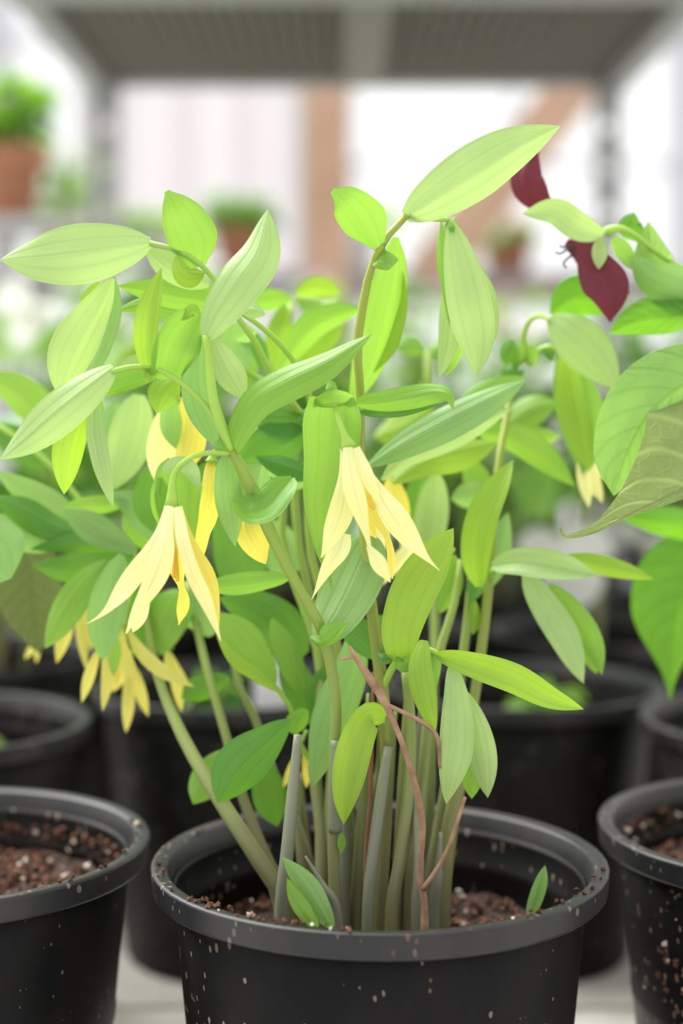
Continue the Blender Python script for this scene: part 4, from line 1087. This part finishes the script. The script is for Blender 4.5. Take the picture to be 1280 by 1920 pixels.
# ------------------------------------------------------------------ behind the trolley
def bench(name, label, x0, x1, y0, y1, z, mat='bench_grey'):
    b = thing(name, label, 'bench', ((x0 + x1) / 2, (y0 + y1) / 2, 0))
    MB().box(x0, x1, y0, y1, z - .05, z).build('bench_top', M[mat], b)
    for x in (x0 + .05, x1 - .05):
        for y in (y0 + .05, y1 - .05):
            MB().box(x - .025, x + .025, y - .025, y + .025, 0, z - .05).build('leg', M['steel'], b)
    MB().box(x0 + .06, x1 - .06, y0 + .04, y0 + .06, .25, .29).build('stretcher', M['steel'], b)
    return b


LBZ = CAMZ - 0.26
bench('plant_bench', 'low grey bench crowded with flowering plants behind the trolley', -1.2, 1.2, 2.1, 2.65, LBZ)
HBZ = CAMZ + 0.25
bench('display_bench', 'tall pale grey bench standing between the plant bench and the window wall', -1.9, 1.9, 3.4, 3.9, HBZ)


def clay_pot(root, x, y, z, s, name='pot'):
    v, f = lathe([(0, 0), (.05 * s, 0), (.066 * s, .105 * s), (.076 * s, .105 * s), (.08 * s, .14 * s), (.072 * s, .14 * s), (.066 * s, .112 * s), (.06 * s, .112 * s), (0, .112 * s)], x, y, z, 28)
    return link(name, v, f, M['terracotta'], root, None, True, (x, y, z))


bp_ = [
    (-0.60, 2.30, .36, 'lilac', 'mauve flowered plant in a black pot at the left end of the plant bench'),
    (-0.44, 2.42, .30, 'white_petal', 'white flowered plant on the plant bench beyond the left trolley post'),
    (-0.24, 2.30, .30, 'white_petal', 'white flowered plant on the plant bench, inside the left trolley post'),
    (-0.05, 2.36, .30, 'lilac', 'mauve flowered plant on the plant bench behind the timber post'),
    (0.13, 2.28, .28, 'lilac', 'mauve flowered plant on the plant bench right of the timber post'),
    (0.26, 2.40, .28, 'pink', 'coral pink flowered plant on the plant bench'),
    (0.43, 2.30, .30, 'white_petal', 'white flowered plant on the plant bench beyond the right trolley post'),
    (0.62, 2.38, .32, None, 'flowerless leafy plant at the right end of the plant bench'),
]
for i, (x, y, h, fm, lab) in enumerate(bp_):
    rt = thing('flowering_plant', lab, 'potted plant', (x, y, LBZ), 'plants on the low bench')
    _, sz = pot(rt, x, y, fine=False, crumbs=0, seed=60 + i, z0=LBZ)
    broad_plant(rt, x, y, sz, h, random.Random(200 + i), 9, ('deep', 'mid', 'glauc'), .033, .055, fm, .016 if fm != 'white_petal' else .024, 2, .06)

# clay pot plant on a stand at the left
sx, sy = px(14, 330, (2.02 - D0) * 100).x, 2.02
cz = CAMZ + .21
stn = thing('plant_stand', 'slim grey steel stand under the clay pot at the left edge', 'stand', (sx, sy, 0))
MB().box(sx - .07, sx + .07, sy - .07, sy + .07, cz - .012, cz).build('top_plate', M['steel'], stn)
MB().box(sx - .012, sx + .012, sy - .012, sy + .012, .012, cz - .012).build('pole', M['steel'], stn)
MB().box(sx - .11, sx + .11, sy - .11, sy + .11, 0, .012).build('base_plate', M['steel'], stn)
cp = thing('clay_pot_plant', 'bushy green plant in a brown clay pot at the upper left edge', 'potted plant', (sx, sy, cz))
clay_pot(cp, sx, sy, cz, .66)
broad_plant(cp, sx, sy, cz + .075, .10, random.Random(77), 9, ('mid', 'deep'), .03, .055, None, 0, 2, .06)

# timber frame
TFY = 3.0
tpx = lambda x, y: px(x, y, (TFY - D0) * 100)
tfm = thing('timber_frame', 'brown timber frame of post, beam and slanting brace behind the trolley', 'frame', (tpx(612, 500).x, TFY, 0))
xp = tpx(612, 400).x
MB().box(xp - .042, xp + .042, TFY - .04, TFY + .04, 0, CAMZ + .74).build('post', M['timber'], tfm)
MB().box(xp - .1, tpx(1150, 0).x, TFY - .04, TFY + .04, CAMZ + .741, CAMZ + .83).build('beam', M['timber'], tfm)
a, b = tpx(1130, 90), tpx(800, 520)
dv = (b - a).normalized(); nv = Vector((-dv.z, 0, dv.x)) * .045
q = [a + nv, a - nv, b - nv, b + nv]
yo = Vector((0, .03, 0))
MB().add([p - yo for p in q] + [p + yo for p in q], [(0, 1, 2, 3), (7, 6, 5, 4), (0, 4, 5, 1), (1, 5, 6, 2), (2, 6, 7, 3), (3, 7, 4, 0)]).build('brace', M['timber'], tfm)

# plants on the tall bench
for i, (x, fm, h, mts, lab) in enumerate((
        (-0.60, 'lilac', .22, ('mid', 'pale'), 'pale mauve flowered plant on the tall bench beside the clay pot plant'),
        (-0.42, None, .06, ('bright', 'mid'), 'short yellow green plant on the tall bench beside the left trolley post'),
        (-0.22, None, .08, ('deep',), 'dark leafed plant on the tall bench left of the timber post'),
        (0.02, 'white_petal', .06, ('pale', 'mid'), 'short white flowered plant on the tall bench by the timber post'),
        (0.36, 'pink', .02, ('deep', 'mid'), 'low pink flowered plant on the tall bench under the slanting brace'))):
    y = 3.52
    rt = thing('bench_plant', lab, 'potted plant', (x, y, HBZ), 'plants on the tall bench')
    v, f = lathe([(0, 0), (.045, 0), (.058, .09), (.062, .09), (.062, .1), (.054, .1), (.05, .08), (0, .08)], x, y, HBZ, 28)
    link('pot', v, f, M['white_paint' if i % 2 else 'terracotta'], rt, None, True, (x, y, HBZ))
    broad_plant(rt, x, y, HBZ + .082, h, random.Random(300 + i), 7, mts, .04, .065, fm, .022, 2, .05)

# pale curtain hung before the window wall
def curtain(label, x0, x1, y, z0, z1, mat):
    root = thing('shade_curtain', label, 'curtain', ((x0 + x1) / 2, y, z0), 'curtains before the window wall')
    v, f = [], []
    n = int((x1 - x0) / .02)
    for i in range(n + 1):
        x = x0 + (x1 - x0) * i / n
        for z in (z0, (z0 + z1) / 2, z1):
            v.append((x, y + .035 * math.sin(x * 31) + .012 * math.sin(x * 73 + z), z))
    for i in range(n):
        for k in range(2):
            a = i * 3 + k
            f.append((a, a + 3, a + 4, a + 1))
    link('cloth', v, f, M[mat], root)
    tube('rail', root, [(x0 - .05, y, z1 + .012), ((x0 + x1) / 2, y, z1 + .012), (x1 + .05, y, z1 + .012)], [.012, .012], M['steel'], 4, 8)
    for x in (x0 - .03, x1 + .03):
        MB().box(x - .02, x + .02, y - .02, y + .02, 0, z1).build('post', M['steel'], root)
leaf_mat('curtain_cloth', (0.74, 0.70, 0.72), (0.8, 0.76, 0.78), 0.3, veins=2, hueVar=0.0, vein_dark=1.0)
curtain('pinkish white curtain hanging between the left trolley post and the timber post', -0.80, -0.16, 5.2, .5, 2.6, 'curtain_cloth')

# white label stuck in the pot behind
lb = px(512, 1300, 32)
o = MB().box(lb.x - .011, lb.x + .011, lb.y - .0006, lb.y + .0006, RIMZ - .045, RIMZ + .020).build('plant_label', M['white_paint'])
tag(o, 'blank white plastic plant label stuck in the soil behind the bellwort stems', 'label')

# large white flowers of the plants behind
def white_flower(root, base, P):
    c = px(*P[0][0][0])
    fl = tube('flower', root, [base, base.lerp(c, .5) + Vector((.004, 0, .01)), c], [.0022, .002, .0018], M['stem'], 8, 6)
    for pp, W in P:
        leaf(fl, pp, W, 'white_petal', name='petal', roll=10, fold=.15, prof='round', n=12, m=6)
roots = {o.get('label'): o for o in C.objects if o.name.startswith('potted_plant')}
def soil_of(o): return Vector((o.location.x, o.location.y - .01, DECKZ + .126))
r4 = roots[rows[7][5]]
white_flower(r4, soil_of(r4), [([(1050, 1010, 54), (1070, 1060, 53), (1082, 1150, 53)], 120), ([(1050, 1010, 54), (1100, 1015, 54), (1150, 1040, 54)], 60), ([(1050, 1010, 54), (1010, 1020, 54), (975, 1050, 54)], 60)])
r5 = roots[rows[11][5]]
white_flower(r5, soil_of(r5), [([(1200, 1020, 72), (1240, 1030, 72), (1285, 1060, 72)], 80), ([(1200, 1020, 72), (1180, 1000, 72), (1150, 1000, 72)], 50)])
r9 = roots[rows[8][5]]
white_flower(r9, soil_of(r9), [([(60, 580, 80), (30, 560, 80), (-10, 560, 80)], 70), ([(60, 580, 80), (80, 600, 80), (110, 640, 80)], 60), ([(60, 580, 80), (45, 610, 80), (30, 650, 80)], 60)])
